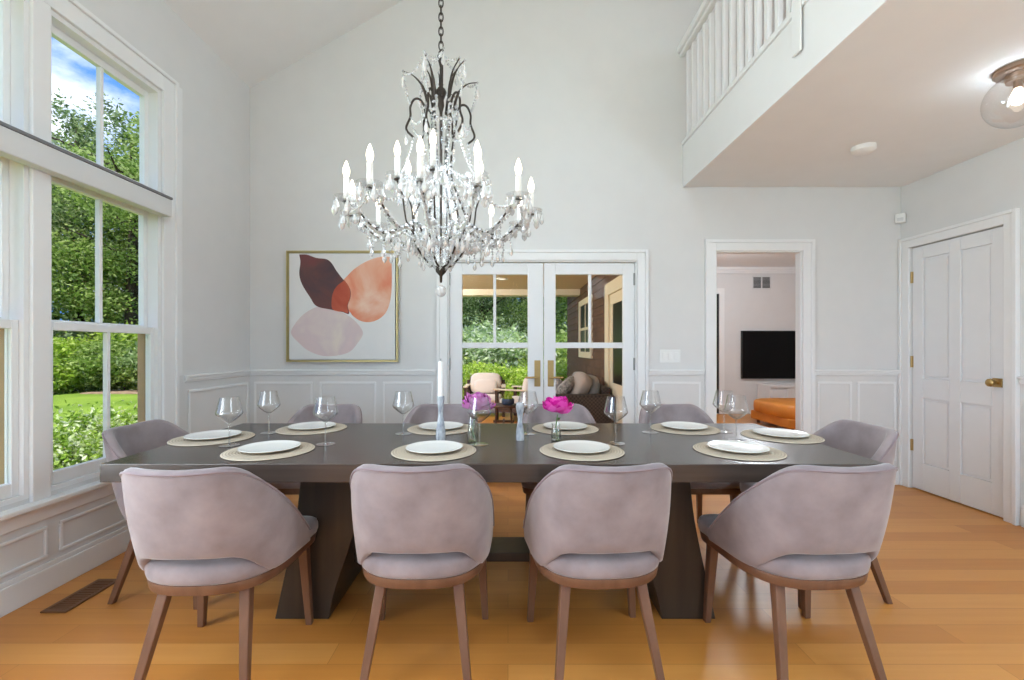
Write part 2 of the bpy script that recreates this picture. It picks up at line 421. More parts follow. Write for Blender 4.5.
# casings
def casing_xz(name, x0, x1, zt, w, y):
    b = MB(); t = 0.02
    for q0, q1, tt in ((0.0, w * 0.72, t), (w * 0.72, w, t + 0.012)):
        b.box(x0 - q1, x0 - q0, y - tt, y, 0, zt + q1); b.box(x1 + q0, x1 + q1, y - tt, y, 0, zt + q1)
        b.box(x0 - q0, x1 + q0, y - tt, y, zt + q0, zt + q1)
    # jamb lining
    b.box(x0 - 0.001, x0 + 0.012, y, y + 0.075, 0, zt); b.box(x1 - 0.012, x1 + 0.001, y, y + 0.075, 0, zt); b.box(x0, x1, y, y + 0.075, zt - 0.012, zt + 0.001)
    return struct(name, b, M['trim'], bevel=0.003)
casing_xz('trim_6', FX0, FX1, FZ, 0.095, YW)
casing_xz('trim_7', DX0, DX1, DZ, 0.10, YW)
b = MB()
for q0, q1, tt in ((0.0, 0.065, 0.02), (0.065, 0.09, 0.032)):
    b.box(XR - tt, XR, RY0 - q1, RY0 - q0, 0, RZ + q1)
    b.box(XR - tt, XR, RY1 + q0, min(RY1 + q1, YW), 0, RZ + q1)
    b.box(XR - tt, XR, RY0 - q0, RY1 + q0, RZ + q0, RZ + q1)
struct('trim_8', b, M['trim'], bevel=0.003)
# chair rail on the right wall before the door
b = MB(); b.box(XR - 0.028, XR, YB, RY0 - 0.095, CR1 - 0.018, CR1); b.box(XR - 0.016, XR, YB, RY0 - 0.095, CR0, CR1 - 0.018)
frame_yz(b, 2.3, RY0 - 0.14, 0.21, 0.925, 0.022, XR - 0.011, XR)
struct('trim_9', b, M['trim'], bevel=0.004)

# ---- left windows
def window(i, y0, y1):
    ys = y1 - y0
    w = empty('window_%d' % i, (XL, (y0 + y1) / 2, WZ0), 0, kind='structure')
    hw = ys / 2
    def Z(z): return z - WZ0
    b = MB()                                    # frame liner
    for za, zb in ((WZ0, WZ1), (TZ0, TZ1)):
        b.box(-WT, -0.001, -hw, -hw + 0.026, Z(za) + 0.022, Z(zb) - 0.026); b.box(-WT, -0.001, hw - 0.026, hw, Z(za) + 0.022, Z(zb) - 0.026)
        b.box(-WT, -0.001, -hw, hw, Z(zb) - 0.026, Z(zb)); b.box(-WT, -0.001, -hw, hw, Z(za), Z(za) + 0.022)
    b.build('window_frame', M['trim'], w)
    gh = hw - 0.058
    def sash(name, x, z0, z1, g0, g1, my, stile=0.052):
        b = MB(); t = 0.036; g = hw - 0.026
        b.box(x - t / 2, x + t / 2, -g, -gh, Z(z0), Z(z1)); b.box(x - t / 2, x + t / 2, gh, g, Z(z0), Z(z1))
        b.box(x - t / 2, x + t / 2, -gh, gh, Z(z0), Z(g0)); b.box(x - t / 2, x + t / 2, -gh, gh, Z(g1), Z(z1))
        b.box(x - t / 2 + 0.004, x + t / 2 - 0.004, my - 0.011, my + 0.011, Z(g0), Z(g1))
        o = b.build(name, M['trim'], w, bevel=0.003)
        b = MB(); b.box(x - 0.003, x + 0.003, -gh, gh, Z(g0), Z(g1)); b.build('pane', M['pane'], o)
    sash('upper_sash', -0.088, 1.33, 2.144, 1.379, 2.105, 0.012)
    sash('lower_sash', -0.042, 0.523, 1.366, 0.588, 1.322, 0.012)
    sash('transom_sash', -0.082, 2.257, 2.929, 2.306, 2.885, 0.012)
    b = MB(); b.box(-0.122, -0.075, gh + 0.014, hw - 0.025, Z(0.53), Z(1.33)); b.box(-0.122, -0.075, -hw + 0.025, -gh - 0.014, Z(0.53), Z(1.33))
    b.build('screen_track', M['wscreen'], w)
    return w
for i, (a, c) in enumerate(UN): window(i + 1, a, c)
# window casing (outer, mullions, head) and stool
b = MB(); ya, yb = UN[-1][0], UN[0][1]
for q0, q1, tt in ((0.0, 0.10, 0.02), (0.10, 0.125, 0.034)):
    b.box(XL, XL + tt, yb + q0, yb + q1, WZ0 - 0.02, TZ1 + q1); b.box(XL, XL + tt, ya - q1, ya - q0, WZ0 - 0.02, TZ1 + q1)
    b.box(XL, XL + tt, ya - q0, yb + q0, TZ1 + q0, TZ1 + q1)
b.box(XL, XL + 0.008, yb + 0.15, yb + 0.19, CR1, TZ1 + 0.12)
for i in range(len(UN) - 1): b.box(XL, XL + 0.02, UN[i + 1][1] - 0.004, UN[i][0] + 0.004, 0.478, TZ1)
b.box(XL, XL + 0.02, ya, yb, WZ1 - 0.004, TZ0 + 0.004)
struct('trim_10', b, M['trim'], bevel=0.004)
b = MB(); b.box(XL - 0.03, XL + 0.062, ya - 0.15, yb + 0.15, 0.452, WZ0 - 0.022)
struct('trim_11', b, M['trim'], bevel=0.006)
# roller shade cassette across the windows
rs = empty('roller_shade', (XL + 0.02, 2.3, 2.10), 0, 'long white roller shade cassette mounted across the windows below the transoms', 'window shade')
b = MB(); b.box(0.001, 0.07, -2.6, 0.70, 0.0, 0.115); b.build('cassette', M['shade'], rs, bevel=0.006)
b = MB(); b.box(0.001, 0.074, -2.602, 0.702, 0.1155, 0.132); b.build('top_rail', M['shadeline'], rs, bevel=0.003)

# ---- french doors: two leaves
def french(name, x0, x1, g0, g1, m0, hinge_right):
    w = empty(name, (x0, YW + 0.03, 0), 0, kind='structure')
    X0, X1 = 0.013 if not hinge_right else 0.003, (x1 - x0) - (0.013 if hinge_right else 0.003)
    G0, G1 = g0 - x0, g1 - x0; z0, z1, gb, gt = 0.012, FZ - 0.016, 0.25, 1.898
    b = MB(); b.box(X0, G0, 0, 0.044, z0, z1); b.box(G1, X1, 0, 0.044, z0, z1); b.box(G0, G1, 0, 0.044, z0, gb); b.box(G0, G1, 0, 0.044, gt, z1)
    b.box(G0, G1, 0.004, 0.04, 1.228, 1.280); b.box(m0 - x0 - 0.013, m0 - x0 + 0.013, 0.006, 0.038, 1.28, gt)
    leaf = b.build('door_leaf', M['door'], w, bevel=0.004)
    b = MB(); b.box(G0, G1, 0.019, 0.025, gb, gt); b.build('pane', M['pane'], w)
    hx = X1 - 0.055 if not hinge_right else X0 + 0.06
    s = -1 if not hinge_right else 1
    b = MB(); b.box(hx - 0.027, hx + 0.027, -0.008, 0, 0.88, 1.118); h = b.build('handle_plate', M['brass'], w, bevel=0.002)
    b = MB(); b.tube([(hx, -0.006, 0.965), (hx, -0.045, 0.965), (hx + s * 0.02, -0.052, 0.965), (hx + s * 0.11, -0.052, 0.965)], 0.009, 10)
    b.tube([(hx, -0.004, 1.06), (hx, -0.014, 1.06)], 0.014, 12); b.build('lever', M['brass'], h, smooth=40)
    ex = X1 if hinge_right else X0
    for zz in (0.25, 1.03, 1.80):
        b = MB(); b.tube([(ex, -0.006, zz), (ex, -0.006, zz + 0.11)], 0.008, 8); b.box(ex - 0.012, ex + 0.008, -0.004, 0.0, zz, zz + 0.11)
        b.build('hinge', M['steel'], w)
    return w
french('door_2', FX0, 0.325, -0.417, 0.180, -0.121, False)
french('door_3', 0.325, FX1, 0.433, 1.047, 0.746, True)

# ---- white door in the right wall
d = empty('door_1', (XR + 0.012, RY0, 0), 0, kind='structure')
W_ = RY1 - RY0
b = MB()
def pnl(y0, y1, z0, z1):
    return (y0, y1, z0, z1)
pan = [(0.105, 0.335, 0.97, 2.0), (0.425, 0.655, 0.97, 2.0), (0.105, 0.335, 0.24, 0.80), (0.425, 0.655, 0.24, 0.80)]
b.box(0, 0.04, 0.004, 0.105, 0.008, RZ - 0.006); b.box(0, 0.04, 0.335, 0.425, 0.008, RZ - 0.006); b.box(0, 0.04, 0.655, W_ - 0.004, 0.008, RZ - 0.006)
for ya, yb in ((0.105, 0.335), (0.425, 0.655)):
    b.box(0, 0.04, ya, yb, 0.008, 0.24); b.box(0, 0.04, ya, yb, 0.80, 0.97); b.box(0, 0.04, ya, yb, 2.0, RZ - 0.006)
for ya, yb, za, zb in pan:
    b.box(0.014, 0.03, ya, yb, za, zb)
    b.prism([(ya + 0.02, za + 0.02), (yb - 0.02, za + 0.02), (yb - 0.02, zb - 0.02), (ya + 0.02, zb - 0.02)], lambda p, q: (q, p[0], p[1]), 0.006, 0.016)
b.build('door_leaf', M['door'], d, bevel=0.004)
b = MB(); b.box(-0.008, 0, 0.03, 0.095, 0.945, 1.01); kp = b.build('rosette', M['brass'], d, bevel=0.002)
b = MB(); ky = 0.062; kz = 0.978
for_k = [(0.0, 0.011), (0.02, 0.011), (0.03, 0.016), (0.036, 0.026), (0.048, 0.03), (0.06, 0.028), (0.068, 0.016), (0.07, 0.002)]
b.loops([[(-0.006 - t, ky + r * cos(2 * pi * k / 20), kz + r * sin(2 * pi * k / 20)) for k in range(20)] for t, r in for_k])
b.build('door_knob', M['brass'], kp, smooth=40)
for zz in (0.33, 1.06, 1.80):
    b = MB(); b.tube([(-0.006, W_ - 0.002, zz), (-0.006, W_ - 0.002, zz + 0.10)], 0.008, 8); b.box(-0.002, 0.0, W_ - 0.016, W_ - 0.002, zz, zz + 0.1)
    b.build('hinge', M['brass'], d)

# ---- small things on walls and ceiling
sw = empty('switch_plate', (1.46, YW, 1.157), 0, 'white three-gang light switch plate on the wall right of the french doors', 'light switch')
b = MB(); b.box(-0.095, 0.095, -0.006, 0, -0.058, 0.058); b.build('cover_plate', M['plastic'], sw, bevel=0.004)
for k in (-1, 0, 1):
    b = MB(); b.box(k * 0.055 - 0.016, k * 0.055 + 0.016, -0.011, -0.006, -0.033, 0.033); b.build('rocker', M['plastic'], sw, bevel=0.002)
ms = empty('motion_sensor', (XR - 0.035, YW - 0.035, 2.345), radians(-45), 'small white motion sensor box in the corner above the white door', 'sensor')
b = MB(); b.box(-0.035, 0.035, -0.03, 0.02, 0.0, 0.085); b.build('housing', M['plastic'], ms, bevel=0.008)
b = MB(); b.box(-0.022, 0.022, -0.033, -0.029, 0.015, 0.045); b.build('lens', M['shade'], ms, bevel=0.002)
sd = empty('smoke_detector', (2.56, 3.24, ZC), 0, 'round white smoke detector on the flat ceiling under the loft', 'smoke detector')
b = MB(); b.lathe([(0.001, -0.001), (0.075, -0.001), (0.075, -0.014)], n=32); b.build('mounting_base', M['plastic'], sd, smooth=40)
b = MB(); b.lathe([(0.075, -0.0145), (0.072, -0.03), (0.055, -0.043), (0.03, -0.046), (0.001, -0.046)], n=32); b.build('sensor_cap', M['plastic'], sd, smooth=40)
gl = empty('globe_ceiling_light', (2.64, 2.33, ZC), 0, 'clear glass globe ceiling light with a metal canopy under the loft', 'ceiling light')
b = MB(); b.lathe([(0.001, -0.001), (0.092, -0.001), (0.092, -0.022), (0.084, -0.03), (0.05, -0.034), (0.045, -0.07), (0.001, -0.07)], n=36); b.build('canopy', M['nickel'], gl, smooth=35)
b = MB(); R_ = 0.135; zc = -0.165
b.lathe([(R_ * sin(a), zc + R_ * cos(a)) for a in [0.36 + (pi - 0.361) * k / 24 for k in range(25)]], n=40); b.build('glass_globe', M['glass'], gl, smooth=60)
b = MB(); b.lathe([(0.018, -0.07), (0.018, -0.105), (0.001, -0.105)], n=16); b.build('lamp_socket', M['nickel'], gl, smooth=40)
b = MB(); b.lathe([(0.014, -0.105), (0.02, -0.12), (0.03, -0.145), (0.031, -0.16), (0.025, -0.178), (0.012, -0.19), (0.001, -0.192)], n=20); b.build('light_bulb', M['bulb'], gl, smooth=60)

# floor register
fr = empty('floor_register', (-2.11, 2.235, 0.0), 0, 'brown wooden floor vent beside the baseboard under the window', 'floor vent')
b = MB(); frame_xz_ = 0
b.box(-0.06, 0.06, -0.15, -0.125, 0.0005, 0.008); b.box(-0.06, 0.06, 0.125, 0.15, 0.0005, 0.008); b.box(-0.06, -0.04, -0.125, 0.125, 0.0005, 0.008); b.box(0.04, 0.06, -0.125, 0.125, 0.0005, 0.008)
b.build('frame', M['register'], fr, bevel=0.002)
b = MB()
for k in range(16):
    yy = -0.117 + k * 0.0156; b.box(-0.04, 0.04, yy - 0.0045, yy + 0.0045, 0.0015, 0.0065)
b.cur = 1; b.box(-0.04, 0.04, -0.125, 0.125, 0.0005, 0.0012)  # flat dark sheet painted as the shade beneath the slats
b.build('slats', [M['register'], M['dark']], fr)

# ------------------------------------------------------------------ painting
def pt_(p): return ((280 + p[0] / 5.23 - CX) * YW / F + 1.484, H + (CY - 240 - p[1] / 5.23) * YW / F - 1.6025)
pa = empty('framed_painting', (-1.484, YW, 1.6025), 0, 'square abstract petal painting in a thin pale gold frame on the back wall', 'painting')
b = MB(); hs = 0.497
for t0, t1, ya, yb in ((0.0, 0.009, -0.045, -0.001), (0.009, 0.016, -0.03, -0.001)):
    frame_xz(b, -hs + t0, hs - t0, -hs + t0, hs - t0, t1 - t0, ya, yb)
b.build('frame', M['gold'], pa, bevel=0.001)
def artmat(name, stops, sc=(3, 3, 3), rough=0.8):
    nt = NT(name); p = nt.new('ShaderNodeBsdfPrincipled', Roughness=rough); m = coords(nt, sc)
    n = nt.new('ShaderNodeTexNoise', Scale=1.0, Detail=5, Distortion=0.8); nt.link(m, 0, n, 'Vector')
    r = ramp(nt, [(q, lin(c)) for q, c in stops]); nt.link(n, 0, r, 0); nt.link(r, 0, p, 'Base Color'); nt.link(p, 0, nt.out, 0); return nt.m
A = [artmat('canvas_white', [(0.3, (226, 226, 226)), (0.7, (232, 231, 230))]),
     artmat('petal_maroon', [(0.25, (66, 60, 70)), (0.5, (104, 70, 68)), (0.75, (132, 62, 66))]),
     artmat('petal_orange', [(0.35, (236, 202, 182)), (0.48, (228, 168, 140)), (0.62, (222, 124, 92))], (2.2, 3, 2.2)),
     artmat('petal_overlap', [(0.3, (160, 62, 44)), (0.7, (198, 104, 78))]),
     artmat('petal_blush', [(0.3, (222, 200, 200)), (0.5, (214, 196, 198)), (0.7, (226, 214, 204))])]
b = MB(); b.box(-0.474, 0.474, -0.034, -0.004, -0.474, 0.474)
def shape(idx, off, P):
    b.cur = idx
    pts = smooth_path([(pt_(p)[0], 0, pt_(p)[1]) for p in P + [P[0]]], 5)[:-1]
    b.prism([(p.x, p.z) for p in pts], lambda p, q: (p[0], q, p[1]), -0.0345 - off, -0.034)
shape(4, 0.0004, [(205, 352), (260, 362), (320, 375), (360, 395), (400, 425), (440, 485), (412, 540), (370, 585), (300, 605), (230, 605), (160, 580), (110, 540), (68, 490), (88, 440), (130, 392), (180, 360)])
shape(2, 0.0007, [(588, 92), (520, 94), (450, 120), (390, 160), (345, 205), (300, 238), (278, 285), (275, 340), (285, 368), (330, 378), (368, 375), (390, 400), (430, 425), (480, 430), (530, 410), (565, 370), (585, 300), (590, 200)])
shape(1, 0.0010, [(110, 80), (150, 81), (200, 98), (250, 104), (278, 125), (300, 160), (330, 200), (355, 228), (374, 262), (376, 300), (362, 345), (368, 388), (330, 377), (270, 365), (200, 348), (165, 300), (125, 235), (110, 180), (116, 120)])
shape(3, 0.0013, [(346, 214), (370, 252), (373, 300), (360, 345), (362, 382), (330, 374), (284, 364), (278, 320), (288, 272), (312, 238)])
b.build('canvas', A, pa)

# ------------------------------------------------------------------ dining table
TY0, TY1 = 1.815, 2.80
TX0, TX1 = -1.648, 1.532
TCX, TCY = (TX0 + TX1) / 2, (TY0 + TY1) / 2
tb = empty('dining_table', (TCX, TCY, 0), 0, 'long dark wood dining table with two flared slab legs set for ten', 'table')
b = MB(); b.box(TX0 - TCX, TX1 - TCX, TY0 - TCY, TY1 - TCY, TT - 0.075, TT)
b.build('tabletop', M['table'], tb, bevel=0.003)
def tleg(s):
    prof_o = [(0.875, TT - 0.0755), (0.885, 0.62), (0.905, 0.45), (0.945, 0.25), (1.0, 0.0)]
    prof_i = [(0.755, 0.0), (0.735, 0.10), (0.705, 0.20), (0.67, 0.30), (0.635, 0.42), (0.615, 0.55), (0.61, TT - 0.0755)]
    o = smooth_path([(x, 0, z) for x, z in prof_o], 4); i = smooth_path([(x, 0, z) for x, z in prof_i], 4)
    poly = [(p.x * s, p.z) for p in o + i]
    b = MB(); b.prism(poly, lambda p, q: (p[0], q, p[1]), 2.04 - TCY, 2.60 - TCY)
    return b
for s in (-1, 1): tleg(s).build('leg', M['tleg'], tb, bevel=0.004)
b = MB(); b.box(-0.70, 0.70, -0.095, 0.095, 0.178, 0.222); b.build('stretcher', M['tleg'], tb, bevel=0.003)

# ------------------------------------------------------------------ dining chair (faces +y, front legs at y = 0)
def u_path(a, yc, bb, e, yf, n=15, m=7):
    """U-shaped plan: from the right arm's front, round the back, to the left arm's front"""
    def pw(x, k): return math.copysign(abs(x) ** k, x)
    P = [(a, yf + (yc - yf) * i / m) for i in range(m)]
    for i in range(2 * n + 1):
        th = -pi * i / (2 * n)
        P.append((a * pw(cos(th), 2 / e), yc + bb * pw(sin(th), 2 / e)))
    P += [(-a, yc + (yf - yc) * (i + 1) / m) for i in range(m)]
    return [(x * (0.955 + 0.105 * (y + 0.445) / 0.48), y) for x, y in P]
def outline(a, yc, bb, e, yf, rf=0.06, scale=1.0):
    P = u_path(a, yc, bb, e, yf - rf)
    a = a * 1.05
    c = [(-a + rf - rf * cos(t), yf - rf + rf * sin(t)) for t in [pi / 2 * k / 5 for k in range(1, 6)]]
    c += [(a - rf + rf * sin(t), yf - rf + rf * cos(t)) for t in [pi / 2 * k / 5 for k in range(0, 5)]]
    P = P + c
    cx, cy = 0, -0.2
    return [((x - cx) * scale + cx, (y - cy) * scale + cy) for x, y in P]
CA, CYC, CB, CE = 0.257, -0.20, 0.245, 2.75
def make_chair():
    root = empty('dining_chair')
    O = lambda s: outline(CA - 0.006, CYC, CB, CE, 0.05, 0.045, s)
    b = MB(); b.loops([[(x, y, z) for x, y in O(s)] for z, s in ((0.363, 0.955), (0.368, 0.965), (0.396, 0.982), (0.400, 0.978))]); b.build('seat_frame', M['walnut'], root, smooth=35)
    b = MB()
    b.loops([[(x, y, z) for x, y in O(s)] for z, s in ((0.4005, 0.965), (0.406, 0.99), (0.422, 1.005), (0.444, 1.005), (0.460, 0.985), (0.468, 0.94), (0.474, 0.84), (0.477, 0.6), (0.478, 0.3))])
    b.build('seat', M['velvet'], root, smooth=50)
    # backrest shell
    P = u_path(CA, CYC, CB, CE, -0.085, 15, 8)
    n = len(P); th = 0.042
    def smin(x, y, k=0.06):
        h = max(0, min(1, 0.5 + 0.5 * (y - x) / k)); return y * (1 - h) + x * h - k * h * (1 - h)
    nors = []
    for i in range(n):
        p0, p1 = P[max(i - 1, 0)], P[min(i + 1, n - 1)]
        dx, dy = p1[0] - p0[0], p1[1] - p0[1]; L = sqrt(dx * dx + dy * dy)
        nors.append((-dy / L * -1 if False else dy / L * -1 * -1 * -1, dx / L))
    rings = []; rim = []
    for i, (x, y) in enumerate(P):
        p0, p1 = P[max(i - 1, 0)], P[min(i + 1, n - 1)]
        dx, dy = p1[0] - p0[0], p1[1] - p0[1]; L = sqrt(dx * dx + dy * dy)
        nx, ny = dy / L, -dx / L
        if nx * x + ny * (y + 0.2) < 0: nx, ny = -nx, -ny
        zt = smin(0.475 + 1.24 * (-0.105 - y), 0.828 + 0.008 * abs(x) / CA, 0.04)
        zt = max(zt, 0.462)
        # lower edge: on the seat frame at the sides, arched up behind the seat
        s = min(1.0, max(0.0, (-0.33 - y) / 0.10)); s = s * s * (3 - 2 * s)
        zb = 0.401 + (0.093 + 0.012 * (1 - (x / CA) ** 2)) * s
        w = min(1.0, max(0.0, (-0.06 - y) / 0.33))
        t = th * (0.55 + 0.45 * min(1, max(0, (-0.085 - y) / 0.1)))
        def pos(z, off):
            q = max(0, z - 0.406)
            yy = y - 0.235 * w * q; xx = x * (1 + 0.0 * q)
            bul = 0.010 * sin(pi * min(1, q / 0.42))
            return (xx + nx * (off + bul), yy + ny * (off + bul), z)
        ring = []
        K = 7; r = t / 2
        for k in range(K + 1):
            z = zb + r * 0.6 + (zt - r - zb - r * 0.6) * k / K; ring.append(pos(z, 0.004))
        for k in range(1, 6):
            a = pi * k / 6; ring.append(pos(zt - r + r * sin(a), 0.004 - r + r * cos(a)))
        for k in range(K, -1, -1):
            z = zb + r * 0.6 + (zt - r - zb - r * 0.6) * k / K; ring.append(pos(z, 0.004 - t))
        for k in range(1, 4):
            a = pi * k / 4; ring.append(pos(zb + r * 0.6 - r * 0.6 * sin(a), 0.004 - r - r * cos(a)))
        rings.append(ring)
        a = pi * 0.12; rim.append(pos(zt - r + r * sin(a), 0.004 - r + r * cos(a) + 0.0015))
    b = MB(); b.loops(rings); bk = b.build('backrest', M['velvet'], root, smooth=60)
    b = MB(); b.tube(rim, 0.0042, 6); b.build('piping', M['piping'], bk, smooth=60)
    def leg(x0, y0, x1, y1, z0, w0, w1):
        b = MB(); rings = []
        for t in (0.0, 0.5, 1.0):
            x, y, z, w = x0 + (x1 - x0) * t, y0 + (y1 - y0) * t, z0 * (1 - t) + 0.0 * t, w0 + (w1 - w0) * t
            rings.append([(x - w, y - w, z), (x + w, y - w, z), (x + w, y + w, z), (x - w, y + w, z)])
        b.loops(rings[::-1]); b.build('leg', M['walnut'], root, bevel=0.004)
    for s in (-1, 1):
        leg(s * 0.215, -0.02, s * 0.235, -0.005, 0.3625, 0.0205, 0.0135)
        leg(s * 0.142, -0.345, s * 0.190, -0.45, 0.3625, 0.0195, 0.0135)
    return root
ch0 = make_chair()
G = 'mauve velvet dining chairs around the table'
CH = [  # x, y of the front-leg line, rotation, label
    (-1.12, 2.005, radians(2), 'mauve velvet chair, back toward us, first from the window on the near side'),
    (-0.338, 2.05, radians(1), 'mauve velvet chair, back toward us, second from the window on the near side'),
    (0.334, 2.05, radians(4), 'mauve velvet chair, back toward us, third from the window on the near side'),
    (1.128, 2.045, radians(4), 'mauve velvet chair, back toward us, on the near side farthest from the window'),
    (-1.46, 2.36, radians(-90), 'mauve velvet chair at the table end beside the window'),
    (1.385, 2.36, radians(90), 'mauve velvet chair at the table end toward the white panelled door'),
    (-1.25, 2.70, radians(180), 'mauve velvet chair across the table below the painting'),
    (-0.46, 2.70, radians(180), 'mauve velvet chair across the table behind the white candle and pale flower'),
    (0.345, 2.70, radians(180), 'mauve velvet chair across the table behind the hot pink flower'),
    (1.15, 2.70, radians(180), 'mauve velvet chair across the table below the light switch'),
]
for i, (x, y, rz, lb) in enumerate(CH):
    o = ch0 if i == 0 else copy_tree(ch0)
    o.location = (x, y, 0); o.rotation_euler = (0, 0, rz); tag(o, lb, 'chair', G)

# ------------------------------------------------------------------ place settings
ST = [  # photo point of the mat's centre, words
    ((269.5, 450.0), 'in front of the near chair first from the window'),
    ((434.3, 450.3), 'at the near edge, beside the white candle'),
    ((581.5, 450.0), 'at the near edge, below the hot pink flower'),
    ((738.0, 450.0), 'at the near edge, farthest from the window'),
    ((213.0, 437.6), 'at the table end beside the window'),
    ((781.0, 435.6), 'at the table end toward the white panelled door'),
    ((314.5, 427.2), 'on the far side below the painting'),
    ((441.5, 427.4), 'on the far side behind the white candle'),
    ((564.5, 427.2), 'on the far side behind the hot pink flower'),
    ((682.0, 427.0), 'on the far side below the light switch'),
]
b = MB(); b.lathe([(0.001, 0.0003), (0.186, 0.0003), (0.19, 0.003), (0.186, 0.0062), (0.16, 0.0066), (0.001, 0.0066)], n=56)
m0 = b.build('placemat', M['mat'], smooth=40)
p0 = empty('dinner_plate')
b = MB(); b.lathe([(0.001, 0.0005), (0.085, 0.0005), (0.09, 0.003), (0.115, 0.008), (0.1265, 0.0125), (0.1275, 0.0145)], n=56); b.build('underside', M['platerim'], p0, smooth=40)
b = MB(); b.lathe([(0.1276, 0.0146), (0.1265, 0.0165), (0.120, 0.0155), (0.105, 0.0115), (0.09, 0.0095), (0.001, 0.009)], n=56); b.build('dish', M['plate'], p0, smooth=60)
for i, ((u, v), wd) in enumerate(ST):
    x, y = on_z(u, v, TT + 0.005)
    if i >= 6: y = min(y, TY1 - 0.20)
    if i < 4: y = max(y, TY0 + 0.2)
    o = m0 if i == 0 else copy_tree(m0)
    o.location = (x, y, TT); tag(o, 'round woven placemat ' + wd, 'placemat', 'round woven placemats')
    o = p0 if i == 0 else copy_tree(p0)
    o.location = (x, y + 0.004, TT + 0.0066); tag(o, 'white stoneware plate ' + wd, 'plate', 'white plates on placemats')

# wine glasses
g0 = empty('wine_glass')
b = MB(); b.lathe([(0.004, 0.105), (0.010, 0.109), (0.028, 0.122), (0.050, 0.142), (0.0575, 0.152), (0.0585, 0.156), (0.056, 0.166), (0.048, 0.200), (0.0415, 0.231), (0.0405, 0.231), (0.0468, 0.200), (0.0548, 0.166), (0.0572, 0.156), (0.0562, 0.153), (0.049, 0.1435), (0.027, 0.1238), (0.009, 0.111), (0.001, 0.110)], n=36)
b.build('bowl', M['glass'], g0, smooth=50)
b = MB(); b.lathe([(0.0045, 0.0045), (0.0038, 0.02), (0.0034, 0.06), (0.004, 0.105)], n=14); b.build('stem', M['glass_stem'], g0, smooth=60)
b = MB(); b.lathe([(0.001, 0.0004), (0.044, 0.0004), (0.0445, 0.0018), (0.030, 0.0028), (0.012, 0.0038), (0.0045, 0.0065)], n=36); b.build('foot', M['glass_stem'], g0, smooth=50)
GL = [((229.4, 445.5), 'nearest the window, between the end plate and the first near plate'),
      ((269.0, 433.0), 'standing left of the far plate below the painting'),
      ((325.6, 444.3), 'standing right of the near plate closest to the window'),
      ((403.4, 434.0), 'standing clear left of the white candle'),
      ((479.5, 444.6), 'in front of the pale orchid flower'),
      ((528.0, 433.8), 'just behind the empty marbled candlestick'),
      ((615.8, 443.6), 'standing right of the hot pink flower'),
      ((650.4, 432.4), 'in front of the far chair below the light switch'),
      ((724.0, 431.9), 'of the pair below the doorway, the one set farther back'),
      ((736.3, 440.8), 'of the pair below the doorway, the one in front')]
for i, ((u, v), wd) in enumerate(GL):
    x, y = on_z(u, v, TT)
    o = g0 if i == 0 else copy_tree(g0)
    o.location = (x, y, TT); tag(o, 'clear angular wine glass ' + wd, 'wine glass', 'wine glasses on the table')

# candlesticks and candle
def stick(u, v, prof, lb):
    x, y = on_z(u, v, TT)
    r = empty('candlestick', (x, y, TT), 0, lb, 'candlestick', 'marbled candlesticks')
    pr = [(p.x, p.z) for p in smooth_path([(r_, 0, z_) for r_, z_ in prof], 4)]
    b = MB(); b.lathe([(0.001, 0.0004)] + pr, n=32); b.build('body', M['marble'], r, smooth=50)
    zt = prof[-1][1]; rt = prof[-1][0]
    b = MB(); b.lathe([(rt, zt), (rt - 0.003, zt + 0.002), (0.0145, zt), (0.0135, zt - 0.012), (0.001, zt - 0.012)], n=24); b.build('socket_rim', M['marble'], r, smooth=40)
    return x, y, TT + zt
cx_, cy_, cz_ = stick(440.7, 440, [(0.024, 0.0004), (0.0255, 0.02), (0.024, 0.05), (0.017, 0.095), (0.0125, 0.13), (0.014, 0.165), (0.018, 0.20), (0.0185, 0.222)], 'blue-grey marbled candlestick holding the tall white candle')
stick(520.0, 440, [(0.022, 0.0004), (0.022, 0.02), (0.0185, 0.055), (0.012, 0.095), (0.0125, 0.115), (0.019, 0.148), (0.021, 0.175), (0.0195, 0.188)], 'empty blue-grey marbled candlestick between the two flowers')
ca = empty('taper_candle', (cx_, cy_, cz_ - 0.0115), 0, 'tall white candle standing in the marbled candlestick', 'candle')
b = MB(); b.lathe([(0.001, 0.0), (0.0133, 0.0), (0.0145, 0.02), (0.014, 0.10), (0.0125, 0.187), (0.008, 0.192), (0.001, 0.193)], n=20); b.build('wax', M['wax'], ca, smooth=40)
b = MB(); b.tube([(0, 0, 0.192), (0.001, 0, 0.204)], 0.0012, 6); b.build('wick', M['dark'], ca)

